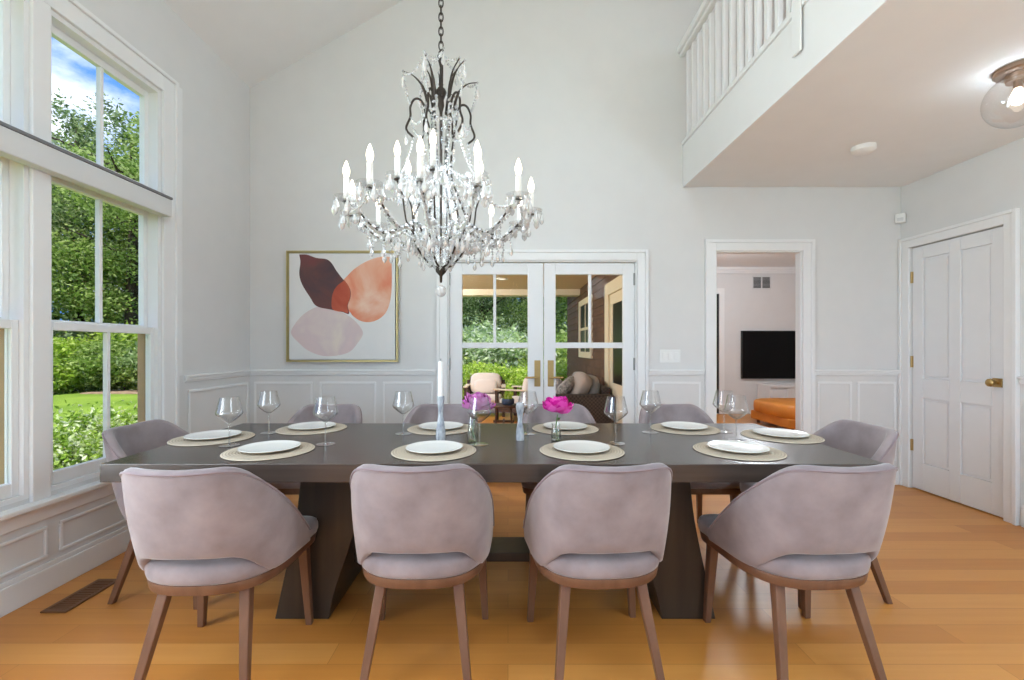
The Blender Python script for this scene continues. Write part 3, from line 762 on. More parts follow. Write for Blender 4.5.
# vases with peonies
def flower(name, loc, hz, rad, m, lb, seed, lean):
    rnd = random.Random(seed)
    r = empty(name, loc, 0, lb, 'flower', 'cut peonies in vases')
    hx, hy = lean
    b = MB(); b.tube(smooth_path([(0.008, 0, 0.01), (0.0, 0.004, 0.05), (hx * 0.5, hy * 0.5, hz * 0.6), (hx, hy, hz - rad * 0.5)], 5), 0.003, 6); b.build('stem', M['stem'], r, smooth=60)
    b = MB()
    for i in range(95):
        t = i / 95; az = i * 2.39996; tilt = 0.05 + 1.95 * t
        L = rad * (0.72 + 0.42 * t) * rnd.uniform(0.85, 1.12); Wd = L * rnd.uniform(0.32, 0.46)
        az += rnd.uniform(-0.25, 0.25)
        rows = []; jit = rnd.uniform(-0.28, 0.28)
        for a in range(5):
            q = a / 4; bend = tilt * (0.62 + 0.45 * (1 - q)) + jit
            d = L * q; rr = d * sin(bend); zz = d * cos(bend) * 1.0
            wv = Wd * (0.25 + 1.0 * sin(pi * min(0.86, 0.12 + q * 0.78)))
            row = []
            for c in range(5):
                s = (c - 2) / 2; cup = (s * s) * wv * 0.5
                ruf = rnd.uniform(-1, 1) * rad * 0.11 * q
                x = rr * cos(az) - sin(az) * s * wv - cos(az) * cup * cos(bend); y = rr * sin(az) + cos(az) * s * wv - sin(az) * cup * cos(bend)
                row.append((hx + x, hy + y, hz - rad * 0.25 + zz + cup * sin(bend) * 0.5 + ruf))
            rows.append(row)
        b.loops(rows, False, False, False)
    b.build('flower_head', m, r, smooth=60)
    b = MB()
    for k in range(3):
        a = k * 2.1 + seed; z = hz * 0.55
        b.loops([[(hx * 0.5, hy * 0.5, z), (hx * 0.5, hy * 0.5, z)], [(hx * 0.5 + 0.02 * cos(a) - 0.008 * sin(a), hy * 0.5 + 0.02 * sin(a) + 0.008 * cos(a), z + 0.016), (hx * 0.5 + 0.02 * cos(a) + 0.008 * sin(a), hy * 0.5 + 0.02 * sin(a) - 0.008 * cos(a), z + 0.014)], [(hx * 0.5 + 0.045 * cos(a), hy * 0.5 + 0.045 * sin(a), z + 0.012), (hx * 0.5 + 0.046 * cos(a), hy * 0.5 + 0.046 * sin(a), z + 0.012)]], False, False, False)
    b.build('leaf', M['stem'], r)
def vase(u, v, prof, lb):
    x, y = on_z(u, v, TT)
    r = empty('bud_vase', (x, y, TT), 0, lb, 'vase', 'clear glass bud vases')
    pr = [(p.x, p.z) for p in smooth_path([(a, 0, c) for a, c in prof], 4)]
    b = MB(); b.lathe([(0.001, 0.0004)] + pr + [(a - 0.002, c) for a, c in pr[::-1] if c > 0.006] + [(0.001, 0.007)], n=28); b.build('glass_body', M['glass'], r, smooth=50)
    hw = prof[-1][1] * 0.6
    b = MB(); inn = [(max(a - 0.003, 0.002), c) for a, c in pr if 0.008 < c < hw]
    b.lathe([(0.001, 0.008)] + inn + [(0.001, inn[-1][1])], n=24); b.build('water', M['water'], r, smooth=50)
    return (x, y, TT + 0.008)
l1 = vase(472.5, 441.5, [(0.024, 0.0004), (0.027, 0.012), (0.026, 0.05), (0.021, 0.10), (0.017, 0.125), (0.021, 0.142)], 'clear glass vase holding the pale orchid pink flower')
flower('peony', l1, 0.180, 0.078, M['palepink'], 'pale orchid pink peony in a clear vase beside the white candle', 3, (0.024, 0.0))
l2 = vase(556.0, 440.0, [(0.022, 0.0004), (0.025, 0.010), (0.025, 0.04), (0.021, 0.065), (0.0225, 0.085)], 'small clear glass vase holding the hot pink flower')
flower('peony', l2, 0.160, 0.076, M['pink'], 'bright hot pink peony in a small clear vase', 5, (0.008, 0.0))

# ------------------------------------------------------------------ chandelier
KC = 2.28 / 450
XC, YC = -0.3395, 2.28
ZB = H + (CY - 300) * KC
def cz(v): return H + (CY - v) * KC - ZB
chn = empty('crystal_chandelier', (XC, YC, ZB), 0, 'large crystal chandelier with dark bronze frame and lit candle bulbs', 'chandelier')
def rad_path(P, ang, k=6):
    return smooth_path([(r * KC * cos(ang), r * KC * sin(ang), cz(v)) for r, v in P], k)
b = MB()
ztop = ZE + SL * (XC - XL) - ZB
zz = cz(50); i = 0
while zz < ztop - 0.02:
    ring = [(0.011 * cos(t), 0, zz + 0.022 + 0.024 * sin(t)) for t in [2 * pi * k / 12 for k in range(12)]]
    if i % 2: ring = [(0, p[0], p[2]) for p in ring]
    b.tube(ring, 0.0035, 6, closed=True); zz += 0.036; i += 1
b.build('chain', M['bronze'], chn, smooth=60)
b = MB(); b.lathe([(0.001, cz(49)), (0.012, cz(52)), (0.02, cz(58)), (0.012, cz(63)), (0.006, cz(68)), (0.006, cz(86)), (0.026, cz(91)), (0.024, cz(95)), (0.014, cz(100)), (0.017, cz(106)), (0.008, cz(112)), (0.006, cz(268)), (0.030, cz(269)), (0.026, cz(272)), (0.008, cz(276)), (0.006, cz(282)), (0.001, cz(283))], n=20)
b.build('centre_stem', M['bronze'], chn, smooth=50)
b = MB(); b.lathe([(3 * KC, cz(116)), (9 * KC, cz(122)), (6 * KC, cz(134)), (8 * KC, cz(160)), (11 * KC, cz(185)), (16 * KC, cz(215)), (17 * KC, cz(232)), (12 * KC, cz(252)), (5 * KC, cz(262))], n=24)
b.build('glass_column', M['glass'], chn, smooth=60)
A0 = 0.26
for k in range(6):
    an = A0 + k * pi / 3
    b = MB(); b.tube(rad_path([(14, 104), (16, 114), (13, 135), (10, 160), (11, 178), (19, 200), (27, 222), (25, 245), (13, 263), (3, 268)], an), 0.0052, 7); b.build('rib', M['bronze'], chn, smooth=60)
    b = MB(); b.tube(rad_path([(13, 108), (15, 98), (19, 88), (27, 80), (37, 77)], an), [0.007] * 12 + [0.006, 0.0055, 0.005, 0.0045, 0.004, 0.0035] + [0.003] * 7, 7); b.build('horn', M['bronze'], chn, smooth=60)
    b = MB(); b.tube(rad_path([(9, 100), (10, 84), (13, 72), (20, 61)], an + pi / 6), [0.0055] * 10 + [0.005, 0.0045, 0.004] + [0.0035] * 6, 7); b.build('horn', M['bronze'], chn, smooth=60)
    b = MB(); b.tube(rad_path([(15, 112), (20, 103), (26, 103), (30, 111), (30, 121), (34, 133), (27, 141)], an), 0.0058, 7); b.build('scroll', M['bronze'], chn, smooth=60)
# arms with candles
drops = []; bobs = []
def candle(r, v, an, tag_=None):
    x, y, z = r * KC * cos(an), r * KC * sin(an), cz(v)
    bobs.append((x, y, z))
    b = MB(); b.lathe([(0.008, -0.006), (0.03, -0.002), (0.052, 0.006), (0.058, 0.014), (0.054, 0.013), (0.03, 0.004), (0.012, 0.004)], (x, y, z), n=20); b.build('bobeche', M['glass'], chn, smooth=60)
    b = MB(); b.lathe([(0.001, -0.012), (0.016, -0.010), (0.017, -0.0065), (0.001, -0.0062)], (x, y, z), n=14); b.build('candle_cup', M['bronze'], chn, smooth=40)
    b = MB(); b.lathe([(0.001, 0.0045), (0.0135, 0.0045), (0.013, 0.10), (0.001, 0.101)], (x, y, z), n=14); c = b.build('candle_sleeve', M['sleeve'], chn, smooth=40)
    b = MB(); b.lathe([(0.006, 0.1015), (0.011, 0.11), (0.0155, 0.128), (0.015, 0.142), (0.009, 0.162), (0.004, 0.176), (0.001, 0.181)], (x, y, z), n=14); b.build('candle_bulb', M['bulb'], c, smooth=60)
NA = 12
for k in range(NA):
    an = -0.035 + k * 2 * pi / NA
    b = MB(); b.tube(rad_path([(22, 246), (33, 231), (44, 235), (56, 240), (68, 234), (80, 222), (90, 216)], an), 0.0046, 7); b.build('arm', M['bronze'], chn, smooth=60)
    candle(90, 214, an)
for k in range(6):
    an = A0 + 0.25 + k * pi / 3
    b = MB(); b.tube(rad_path([(26, 226), (34, 228), (37, 216), (39, 202), (44, 189)], an), 0.0046, 7); b.build('arm', M['bronze'], chn, smooth=60)
    candle(44, 186, an)
# crystal pendants hanging from the drip pans
def drop_mb(L, w):
    b = MB(); b.lathe([(0.001, 0.0), (w * 0.45, -0.10 * L), (w * 0.28, -0.22 * L), (w * 0.6, -0.42 * L), (w, -0.68 * L), (w * 0.72, -0.86 * L), (0.001, -L)], n=6); return b
dm = drop_mb(0.068, 0.014).build('crystal_drop', M['crystal'], chn)
first = True; cnt = 0
def hang(x, y, z, sc=1.0):
    global first, cnt
    o = dm if first else dm.copy()
    if not first: COL.objects.link(o); o.parent = chn
    first = False; cnt += 1
    o.location = (x, y, z); o.scale = (sc, sc, sc); o.rotation_euler = (0, 0, random.uniform(0, 3))
for (x, y, z) in bobs:
    for j in range(6):
        a = j * pi / 3 + random.uniform(-0.1, 0.1)
        hang(x + 0.052 * cos(a), y + 0.052 * sin(a), z + 0.004, random.uniform(0.9, 1.25))
# garlands of small beads
b = MB()
def bead(p, r):
    n0 = len(b.v); x, y, z = p
    b.v += [(x + r, y, z), (x, y + r, z), (x - r, y, z), (x, y - r, z), (x, y, z + r * 1.2), (x, y, z - r * 1.2)]
    for q in ((0, 1, 4), (1, 2, 4), (2, 3, 4), (3, 0, 4), (1, 0, 5), (2, 1, 5), (3, 2, 5), (0, 3, 5)): b.face([n0 + i for i in q])
def garland(p, q, sag, r=0.008, step=0.0165):
    p, q = Vector(p), Vector(q); L = (q - p).length * 1.1
    n = max(3, int(L / step))
    for i in range(n + 1):
        t = i / n; w = p.lerp(q, t); w.z -= sag * 4 * t * (1 - t); bead(w, r)
def rp(r, v, an): return (r * KC * cos(an), r * KC * sin(an), cz(v))
Abob, Bbob = bobs[:NA], bobs[NA:]
for k in range(NA):
    a, c = Abob[k], Abob[(k + 1) % NA]
    garland((a[0], a[1], a[2] - 0.004), (c[0], c[1], c[2] - 0.004), 0.06)
    an = -0.035 + k * 2 * pi / NA
    garland(rp(92, 216, an), rp(26, 246, an), 0.05)
    pth = rad_path([(22, 246), (33, 231), (44, 235), (56, 240), (68, 234), (80, 222), (90, 216)], an)
    for q in range(2, len(pth), 3): bead(pth[q], 0.013); bead(pth[q] + (pth[min(q + 1, len(pth) - 1)] - pth[q]) * 0.5, 0.013)
    for r, v in ((33, 231), (45, 236), (57, 241), (70, 235)):
        x, y, z = rp(r, v, an)
        for j in range(random.randint(3, 6)): bead((x + random.uniform(-.006, .006), y + random.uniform(-.006, .006), z - 0.012 - 0.014 * j), 0.0068)
        s = 0.9
        n0 = len(b.v)
        bb = drop_mb(0.06, 0.012); off = Vector((x, y, z - 0.05))
        b.v += [tuple(Vector(p) + off) for p in bb.v]; [b.face([n0 + i for i in f]) for f in bb.f]
for k in range(6):
    an = A0 + k * pi / 3; an2 = an + pi / 3
    garland(rp(37, 77, an), rp(30, 108, an), 0.03); garland(rp(37, 77, an), rp(20, 61, an + pi / 6), 0.05)
    garland(rp(20, 61, an + pi / 6), rp(3, 56, an), 0.02)
    garland(rp(27, 141, an), Bbob[k], 0.03); garland(rp(30, 122, an), rp(30, 122, an2), 0.05)
    garland(Bbob[k], Bbob[(k + 1) % 6], 0.06); garland(Bbob[k], rp(12, 170, an), 0.02)
    garland(rp(15, 112, an), rp(11, 170, an), 0.0); garland(rp(27, 222, an), rp(27, 222, an2), 0.06)
    garland(rp(26, 235, an + pi / 6), rp(3, 272, an), 0.02); garland(rp(14, 262, an), rp(14, 262, an2), 0.02)
    garland(rp(11, 178, an), rp(27, 222, an), -0.015)
    pth = rad_path([(14, 104), (16, 114), (13, 135), (10, 160), (11, 178), (19, 200), (27, 222), (25, 245), (13, 263)], an)
    for q in range(1, len(pth), 3): bead(pth[q], 0.013); bead(pth[q] + Vector((0.004, 0.004, 0.012)), 0.011)
    for j in range(7):
        r, v = 16 + 2 * j, 240 + random.uniform(-4, 8); x, y, z = rp(r, v, an + j * 0.2)
        n0 = len(b.v); bb = drop_mb(0.055, 0.011); off = Vector((x, y, z))
        b.v += [tuple(Vector(p) + off) for p in bb.v]; [b.face([n0 + i for i in f]) for f in bb.f]
    for r, v in ((37, 78), (34, 133), (20, 62)):
        x, y, z = rp(r, v, an + (pi / 6 if r == 20 else 0)); n0 = len(b.v); bb = drop_mb(0.07, 0.012); off = Vector((x, y, z - 0.01))
        b.v += [tuple(Vector(p) + off) for p in bb.v]; [b.face([n0 + i for i in f]) for f in bb.f]
tag(b.build('crystal_beads', M['crystal'], chn), kind='stuff')
b = MB(); b.blob((0, 0, cz(291)), (0.028, 0.028, 0.03), 2.0, 12, 8); b.build('finial_ball', M['crystal'], chn)

# ------------------------------------------------------------------ the room beyond the doorway
LY = 8.4
b = MB(); b.box(1.5, 6.2, LY, LY + 0.12, 0, 2.74); struct('wall_far', b, M['wall'])
b = MB(); b.box(6.2, 6.32, YW + 0.075, LY + 0.12, 0, 2.74); struct('wall_far_right', b, M['wall'])
b = MB(); b.box(XR + 0.142, 6.2, YW, YW + 0.075, 0, 2.74); struct('wall_far_front', b, M['wall'])
b = MB(); b.box(1.5, 1.6, YW + 0.075, LY, 0, 2.74); struct('wall_far_left', b, M['wall'])
b = MB(); b.box(1.44, 6.32, YW + 0.15, LY + 0.12, 2.74, 2.86); struct('ceiling_far', b, M['ceil'])
b = MB(); b.box(1.6, 6.2, LY - 0.05, LY, 2.68, 2.74); b.box(1.6, 6.2, LY - 0.025, LY, 2.62, 2.68); struct('trim_12', b, M['trim'], bevel=0.01)
b = MB(); b.box(3.60, 3.935, LY - 0.004, LY - 0.0005, 0.01, 2.24); struct('painted_dark_opening', b, M['dark'])  # thin dark sheet on the wall, painted as the shade inside an opening
b = MB(); b.box(3.935, 4.03, LY - 0.025, LY, 0.0, 2.34); b.box(3.5, 3.935, LY - 0.025, LY, 2.24, 2.34); struct('trim_13', b, M['trim'], bevel=0.004)
vt = empty('wall_vent', (4.73, LY, 2.45), 0, 'rectangular two-part air vent high on the wall seen through the doorway', 'vent')
b = MB(); frame_xz(b, -0.175, 0.175, -0.125, 0.125, 0.02, -0.012, -0.001); b.box(-0.012, 0.012, -0.012, -0.001, -0.1, 0.1); b.build('frame', M['shade'], vt)
b = MB()
for k in range(9): b.box(-0.155, 0.155, -0.009, -0.002, -0.098 + k * 0.0225, -0.083 + k * 0.0225)
b.build('louvers', M['darkgrey'], vt)
tv = empty('television', (5.13, LY - 0.004, 1.105), 0, 'large black wall-mounted television seen through the doorway', 'television')
b = MB(); frame_xz(b, -0.79, 0.79, -0.445, 0.445, 0.015, -0.05, 0.0); b.box(-0.78, 0.78, -0.03, 0.0, -0.435, 0.435); b.build('bezel', M['tvframe'], tv, bevel=0.003)
b = MB(); b.box(-0.775, 0.775, -0.046, -0.031, -0.43, 0.43); b.build('screen', M['tvblack'], tv)
cn = empty('media_console', (5.52, LY - 0.26, 0), 0, 'low white media console below the television', 'cabinet')
b = MB(); b.box(-0.9, 0.9, -0.2, 0.2, 0.53, 0.57); b.box(-0.9, -0.87, -0.2, 0.2, 0.0, 0.53); b.box(0.87, 0.9, -0.2, 0.2, 0.0, 0.53); b.box(-0.87, 0.87, -0.17, 0.2, 0.02, 0.53); b.build('body', M['trim'], cn, bevel=0.004)
for k in range(3):
    xa = -0.58 + k * 0.485
    b = MB(); b.box(xa, xa + 0.475, -0.192, -0.172, 0.05, 0.51); dd = b.build('door', M['plastic'], cn, bevel=0.003)
    b = MB(); b.tube([(xa + 0.43, -0.195, 0.30), (xa + 0.43, -0.215, 0.30)], 0.01, 10); b.build('knob', M['steel'], dd)
ot = empty('orange_ottoman', (4.74, 7.0, 0), 0, 'big square orange leather ottoman seen through the doorway', 'ottoman')
b = MB(); b.blob((0, 0, 0.285), (0.72, 0.55, 0.125), 6, 40, 16); b.build('cushion', M['orange'], ot, smooth=60)
b = MB(); b.box(-0.69, 0.69, -0.52, 0.52, 0.06, 0.20); b.build('base', M['orange'], ot, bevel=0.02)
for sx in (-1, 1):
    for sy in (-1, 1):
        b = MB(); b.tube([(sx * 0.6, sy * 0.44, 0.0), (sx * 0.6, sy * 0.44, 0.06)], 0.025, 10); b.build('foot', M['walnut'], ot)

# ------------------------------------------------------------------ porch outside the french doors
GZ = -0.45
b = MB(); b.box(-2.3, 1.435, YW + 0.075, 9.9, -0.2, -0.04); struct('floor_porch', b, M['deck'])
PZ = 2.40
b = MB(); b.box(-2.3, 1.435, YW + 0.076, 9.25, PZ, PZ + 0.25); struct('ceiling_porch', b, M['porchceil'])
b = MB(); b.box(-2.3, 1.435, 8.95, 9.25, 2.28, PZ); b.box(-2.3, -2.1, 8.97, 9.23, -0.04, 2.28); struct('trim_14', b, M['cream'])
# shingle wall: courses stepped like clapboards
b = MB()
nc = 28
for k in range(nc):
    z0 = -0.2 + k * 0.13
    b.prism([(1.455, z0), (1.425, z0), (1.443, z0 + 0.135), (1.455, z0 + 0.135)], lambda p, q: (p[0], q, p[1]), YW + 0.15, 10.9)
b.box(1.45, 1.5, YW + 0.15, 10.9, -0.2, 3.4)
b.box(1.45, 6.3, LY + 0.12, 10.9, -0.2, 3.4)
struct('wall_porch', b, M['shingle'])
b = MB(); b.box(1.2, 6.5, YW + 0.2, 11.0, 3.4, 3.5); struct('roof', b, M['extwall'])
# window and door on the shingle wall
w = empty('window_7', (1.43, 8.28, 1.08), 0, kind='structure')
b = MB(); frame_yz(b, -0.66, 0.66, -0.03, 1.06, 0.11, -0.03, 0.01); b.box(-0.02, 0.01, -0.55, 0.55, 0.48, 0.53); b.box(-0.015, 0.01, -0.02, 0.02, 0.08, 0.95); b.build('window_frame', M['cream'], w, bevel=0.004)
b = MB(); b.box(-0.006, 0.006, -0.55, 0.55, 0.08, 0.95); b.build('pane', M['tvblack'], w)
w = empty('door_5', (1.43, 5.6, -0.04), 0, kind='structure')
b = MB(); b.box(-0.05, 0.01, 0.62, 0.84, 0, 2.17); b.box(-0.05, 0.01, -0.84, -0.62, 0, 2.17); b.box(-0.05, 0.01, -0.62, 0.62, 2.0, 2.17); b.build('door_frame', M['cream'], w, bevel=0.006)
b = MB(); frame_yz(b, -0.62, 0.62, 0.01, 2.0, 0.14, -0.02, 0.01); b.box(-0.02, 0.01, -0.5, 0.5, 0.15, 0.8); b.build('door_leaf', M['cream'], w, bevel=0.004)
b = MB(); b.box(-0.01, 0.006, -0.5, 0.5, 0.8, 1.88); b.build('pane', M['tvblack'], w)
PORCH = []
for (px, py) in ((-0.1, 7.6), (-0.1, 5.4)):
    lt = empty('porch_ceiling_light', (px, py, PZ), 0, 'round recessed light in the tan porch ceiling, ' + ('farther from the house' if py > 6 else 'nearer the house'), 'ceiling light')
    b = MB(); b.lathe([(0.07, -0.001), (0.10, -0.001), (0.10, -0.012), (0.07, -0.012)], n=24); b.build('trim_ring', M['plastic'], lt)
    b = MB(); b.lathe([(0.001, -0.006), (0.07, -0.006), (0.07, -0.001)], n=24); b.build('lens', M['lens'], lt)
    PORCH.append((px, py))
# porch furniture
def patio_chair(loc, rz, lb):
    r = empty('patio_armchair', loc, rz, lb, 'patio chair', 'patio armchairs with blush cushions')   # faces -y
    for s in (-1, 1):
        b = MB(); b.box(s * 0.34 - 0.025, s * 0.34 + 0.025, -0.33, -0.28, 0, 0.56); b.box(s * 0.34 - 0.025, s * 0.34 + 0.025, 0.28, 0.33, 0, 0.66)
        b.box(s * 0.34 - 0.02, s * 0.34 + 0.02, -0.28, 0.28, 0.20, 0.26); b.build('side_frame', M['teak'], r, bevel=0.006)
        b = MB(); b.box(s * 0.34 - 0.04, s * 0.34 + 0.04, -0.36, 0.30, 0.56, 0.585); b.build('armrest', M['cream'], r, bevel=0.006)
    b = MB(); b.box(-0.315, 0.315, -0.30, 0.30, 0.22, 0.27); b.build('seat_frame', M['teak'], r, bevel=0.004)
    b = MB(); b.box(-0.315, 0.315, 0.30, 0.33, 0.27, 0.72)
    b.build('back_panel', M['teak'], r, bevel=0.004)
    b = MB(); b.blob((0, -0.02, 0.345), (0.305, 0.31, 0.075), 5, 24, 10); b.build('seat_cushion', M['blush'], r, smooth=60)
    b = MB(); b.blob((0, 0.2, 0.60), (0.295, 0.09, 0.20), 4, 24, 10, Matrix.Rotation(radians(-10), 3, 'X')); b.build('back_cushion', M['blush'], r, smooth=60)
    return r
def pillow(loc, rot, dims, m, lb, grp):
    o = MB().blob((0, 0, 0), dims, 3.2, 24, 12).build('throw_pillow', m, smooth=60)
    o.location = loc; o.rotation_euler = rot; tag(o, lb, 'pillow', grp); return o
patio_chair((-0.42, 8.35, -0.04), 0, 'patio armchair with blush cushions facing the french doors')
pillow((-0.42, 8.38, 0.52), (radians(-14), 0, 0), (0.22, 0.07, 0.13), M['blush'], 'blush pillow resting on the patio armchair facing the doors', 'porch pillows')
patio_chair((0.24, 7.75, -0.04), radians(-118), 'patio armchair with dark wood frame turned sideways behind the porch table')
pt = empty('porch_table', (-0.06, 6.45, -0.04), 0, 'small dark wood table on the brick porch with a blue pot', 'side table')
b = MB(); b.lathe([(0.001, 0.43), (0.215, 0.43), (0.22, 0.435), (0.22, 0.455), (0.215, 0.46), (0.001, 0.46)], n=32); b.build('table_top', M['teak'], pt, smooth=40)
for k in range(4):
    a = pi / 4 + k * pi / 2
    b = MB(); b.tube([(0.14 * cos(a), 0.14 * sin(a), 0.43), (0.18 * cos(a), 0.18 * sin(a), 0.0)], 0.016, 8); b.build('leg', M['teak'], pt)
b = MB(); b.box(-0.15, 0.15, -0.013, 0.013, 0.2, 0.235); b.box(-0.013, 0.013, -0.15, 0.15, 0.2, 0.235); b.build('cross_brace', M['teak'], pt)
pp = empty('planter_bowl', (0.0, 6.42, 0.42), 0, 'blue glazed pot on the small porch table', 'plant pot')
b = MB(); b.lathe([(0.001, 0.0005), (0.07, 0.0005), (0.09, 0.02), (0.092, 0.07), (0.085, 0.09), (0.078, 0.088), (0.082, 0.06), (0.001, 0.055)], n=28); b.build('pot', M['bluepot'], pp, smooth=45)
b = MB(); rnd = random.Random(2)
for k in range(80):
    a = rnd.uniform(0, 2 * pi); r0 = rnd.uniform(0, 0.06); r1 = r0 + rnd.uniform(0.0, 0.05); h = rnd.uniform(0.06, 0.13)
    b.loops([[(r0 * cos(a) - 0.004, r0 * sin(a), 0.055), (r0 * cos(a) + 0.004, r0 * sin(a), 0.055)], [(r1 * cos(a), r1 * sin(a), 0.055 + h), (r1 * cos(a) + 0.001, r1 * sin(a), 0.055 + h)]], False, False, False)
tag(b.build('grass_tuft', M['leaf_light'], pp), kind='stuff')
sf = empty('wicker_sofa', (0.95, 6.9, -0.04), 0, 'dark wicker sofa along the brown shingle wall on the porch', 'sofa')   # faces -x
b = MB(); b.box(-0.40, 0.44, -0.85, 0.85, 0.06, 0.36); b.build('base', M['wicker'], sf, bevel=0.02)
for s in (-1, 1):
    b = MB(); b.box(-0.40, 0.44, s * 0.96 - 0.10, s * 0.96 + 0.10, 0.02, 0.66); b.build('arm', M['wicker'], sf, bevel=0.03)
b = MB(); b.box(0.30, 0.44, -0.85, 0.85, 0.36, 0.74); b.build('back', M['wicker'], sf, bevel=0.03)
for k in (-1, 1):
    b = MB(); b.blob((-0.06, k * 0.425, 0.43), (0.34, 0.42, 0.075), 5, 24, 10); b.build('seat_cushion', M['greyfab'], sf, smooth=60)
    b = MB(); b.blob((0.22, k * 0.425, 0.66), (0.10, 0.40, 0.22), 4, 24, 10); b.build('back_cushion', M['greyfab'], sf, smooth=60)
pillow((0.98, 6.22, 0.70), (0.2, 0.5, 0.3), (0.10, 0.22, 0.20), M['greyfab2'], 'taupe pillow nearest the wall on the wicker sofa', 'porch pillows')
pillow((0.80, 6.28, 0.66), (0.3, 0.7, -0.3), (0.09, 0.21, 0.19), M['greyfab3'], 'patterned dark and light pillow in the middle of the wicker sofa', 'porch pillows')
pillow((0.62, 6.36, 0.64), (0.1, 0.6, 0.2), (0.09, 0.20, 0.19), M['greyfab'], 'plain grey pillow at the open front of the wicker sofa', 'porch pillows')

# ------------------------------------------------------------------ garden
b = MB(); b.box(-60, 30, -20, 70, GZ - 0.3, GZ); struct('ground', b, M['lawn'])
b = MB(); b.box(-15.6, -10.5, 16.4, 17.6, GZ, GZ + 0.04); b.box(-6.5, 3, 10.3, 16.6, GZ, GZ + 0.04); struct('ground_mulch', b, M['mulch'])
def leaf_mesh(ell, n, size, seed, shell=0.45):
    """many small folded leaves spread through ellipsoids (cx, cy, cz, rx, ry, rz)"""
    rnd = random.Random(seed); b = MB()
    vol = [(e[3] * e[4] * e[5]) ** (2 / 3) for e in ell]; tot = sum(vol)
    for e, w in zip(ell, vol):
        # a lumpy surface: clumps
        cl = []
        for _ in range(max(6, int(26 * w / tot * len(ell)))):
            d = Vector((rnd.gauss(0, 1), rnd.gauss(0, 1), rnd.gauss(0, 1))).normalized(); cl.append(d * rnd.uniform(0.55, 1.0))
        for _ in range(int(n * w / tot)):
            c = rnd.choice(cl)
            d = c + Vector((rnd.gauss(0, 1), rnd.gauss(0, 1), rnd.gauss(0, 1))) * 0.17
            p = Vector((e[0] + d.x * e[3], e[1] + d.y * e[4], e[2] + d.z * e[5]))
            s = size * rnd.uniform(0.6, 1.4)
            a = Vector((rnd.gauss(0, 1), rnd.gauss(0, 1), rnd.gauss(0, 0.7))).normalized()
            q = a.cross(Vector((rnd.gauss(0, 1), rnd.gauss(0, 1), rnd.gauss(0, 1)))).normalized(); nn = a.cross(q)
            i = len(b.v)
            b.v += [tuple(p - a * s), tuple(p + q * s * 0.5 + nn * s * 0.12), tuple(p + a * s), tuple(p - q * s * 0.5 + nn * s * 0.12)]
            b.face([i, i + 1, i + 2, i + 3])
    return b
def trunk_mb(h, r, seed):
    rnd = random.Random(seed); b = MB()
    b.tube([(0, 0, -0.2), (0.05, 0.02, h * 0.3), (-0.05, 0.08, h * 0.65), (0.05, 0, h)], [r * 1.25, r, r * 0.7, r * 0.25], 9)
    for k in range(9):
        a = k * 2.4; z = h * (0.3 + 0.07 * k); L = h * rnd.uniform(0.2, 0.34)
        b.tube([(0, 0.03, z), (L * 0.5 * cos(a), L * 0.5 * sin(a), z + L * 0.25), (L * cos(a), L * sin(a), z + L * 0.4)], [r * 0.42, r * 0.25, r * 0.08], 6)
    return b
def plant(name, cat, label, group, crown, mleaf, trunk, loc, rz=0, sc=1.0):
    r = empty(name, loc, rz, label, cat, group); r.scale = (sc, sc, sc)
    o = bpy.data.objects.new('foliage', crown); COL.objects.link(o); o.parent = r
    if trunk:
        t = bpy.data.objects.new('trunk', trunk); COL.objects.link(t); t.parent = r
    return r
def meshof(mb, name, m, smooth=None):
    o = mb.build(name, m, smooth=smooth); me = o.data; bpy.data.objects.remove(o); return me
rt = random.Random(11)
def tree_ell(seed, h, w):
    r = random.Random(seed); E = []
    for k in range(11):
        t = k / 10; rr = w * (0.35 + 0.65 * sin(pi * (0.12 + 0.8 * t))); a = r.uniform(0, 6.28)
        off = w * 0.55 * (1 - 0.4 * t)
        E.append((off * cos(a), off * sin(a), h * (0.16 + 0.76 * t), rr * 0.72, rr * 0.72, h * 0.14))
    return E
crownA = meshof(leaf_mesh(tree_ell(1, 10, 2.9), 30000, 0.072, 1), 'tree_leaves_a', M['leaf_dark'])
crownB = meshof(leaf_mesh(tree_ell(2, 10, 3.2), 30000, 0.072, 2), 'tree_leaves_b', M['leaf_mid'])
trunk = meshof(trunk_mb(9.0, 0.2, 4), 'tree_trunk', M['bark'], 60)
TR = [(-21.5, 22.5, 0.98, 'A'), (-17.5, 21.0, 0.86, 'B'), (-14.8, 23.5, 0.80, 'A'), (-24.5, 19.0, 0.95, 'B'), (-19.6, 25.8, 0.92, 'A'), (-27.5, 22.0, 1.05, 'A'), (-11.5, 22.0, 0.9, 'B'), (-22.5, 15.0, 0.9, 'A'), (-26, 12.0, 0.95, 'B')]
for i, (x, y, s, k) in enumerate(TR):
    plant('garden_tree', 'tree', {'A': 'tall dark-leaved tree beyond the lawn outside the windows', 'B': 'tall mid-green tree beyond the lawn outside the windows'}[k], 'tall trees beyond the lawn', crownA if k == 'A' else crownB, None, trunk, (x, y, GZ), rt.uniform(0, 6), s * 1.45)
for i, (x, y, s, k) in enumerate([(-4.2, 19.5, 0.72, 'A'), (-1.2, 21, 0.8, 'A'), (1.8, 20.0, 0.75, 'B'), (4.0, 22, 0.8, 'A'), (-6.5, 21.5, 0.85, 'B'), (-2.9, 25.5, 1.0, 'A'), (0.9, 26, 1.0, 'A')]):
    plant('garden_tree', 'tree', {'A': 'dark-leaved tree in the garden beyond the porch', 'B': 'mid-green tree in the garden beyond the porch'}[k], 'trees beyond the porch', crownA if k == 'A' else crownB, None, trunk, (x, y, GZ), rt.uniform(0, 6), s)
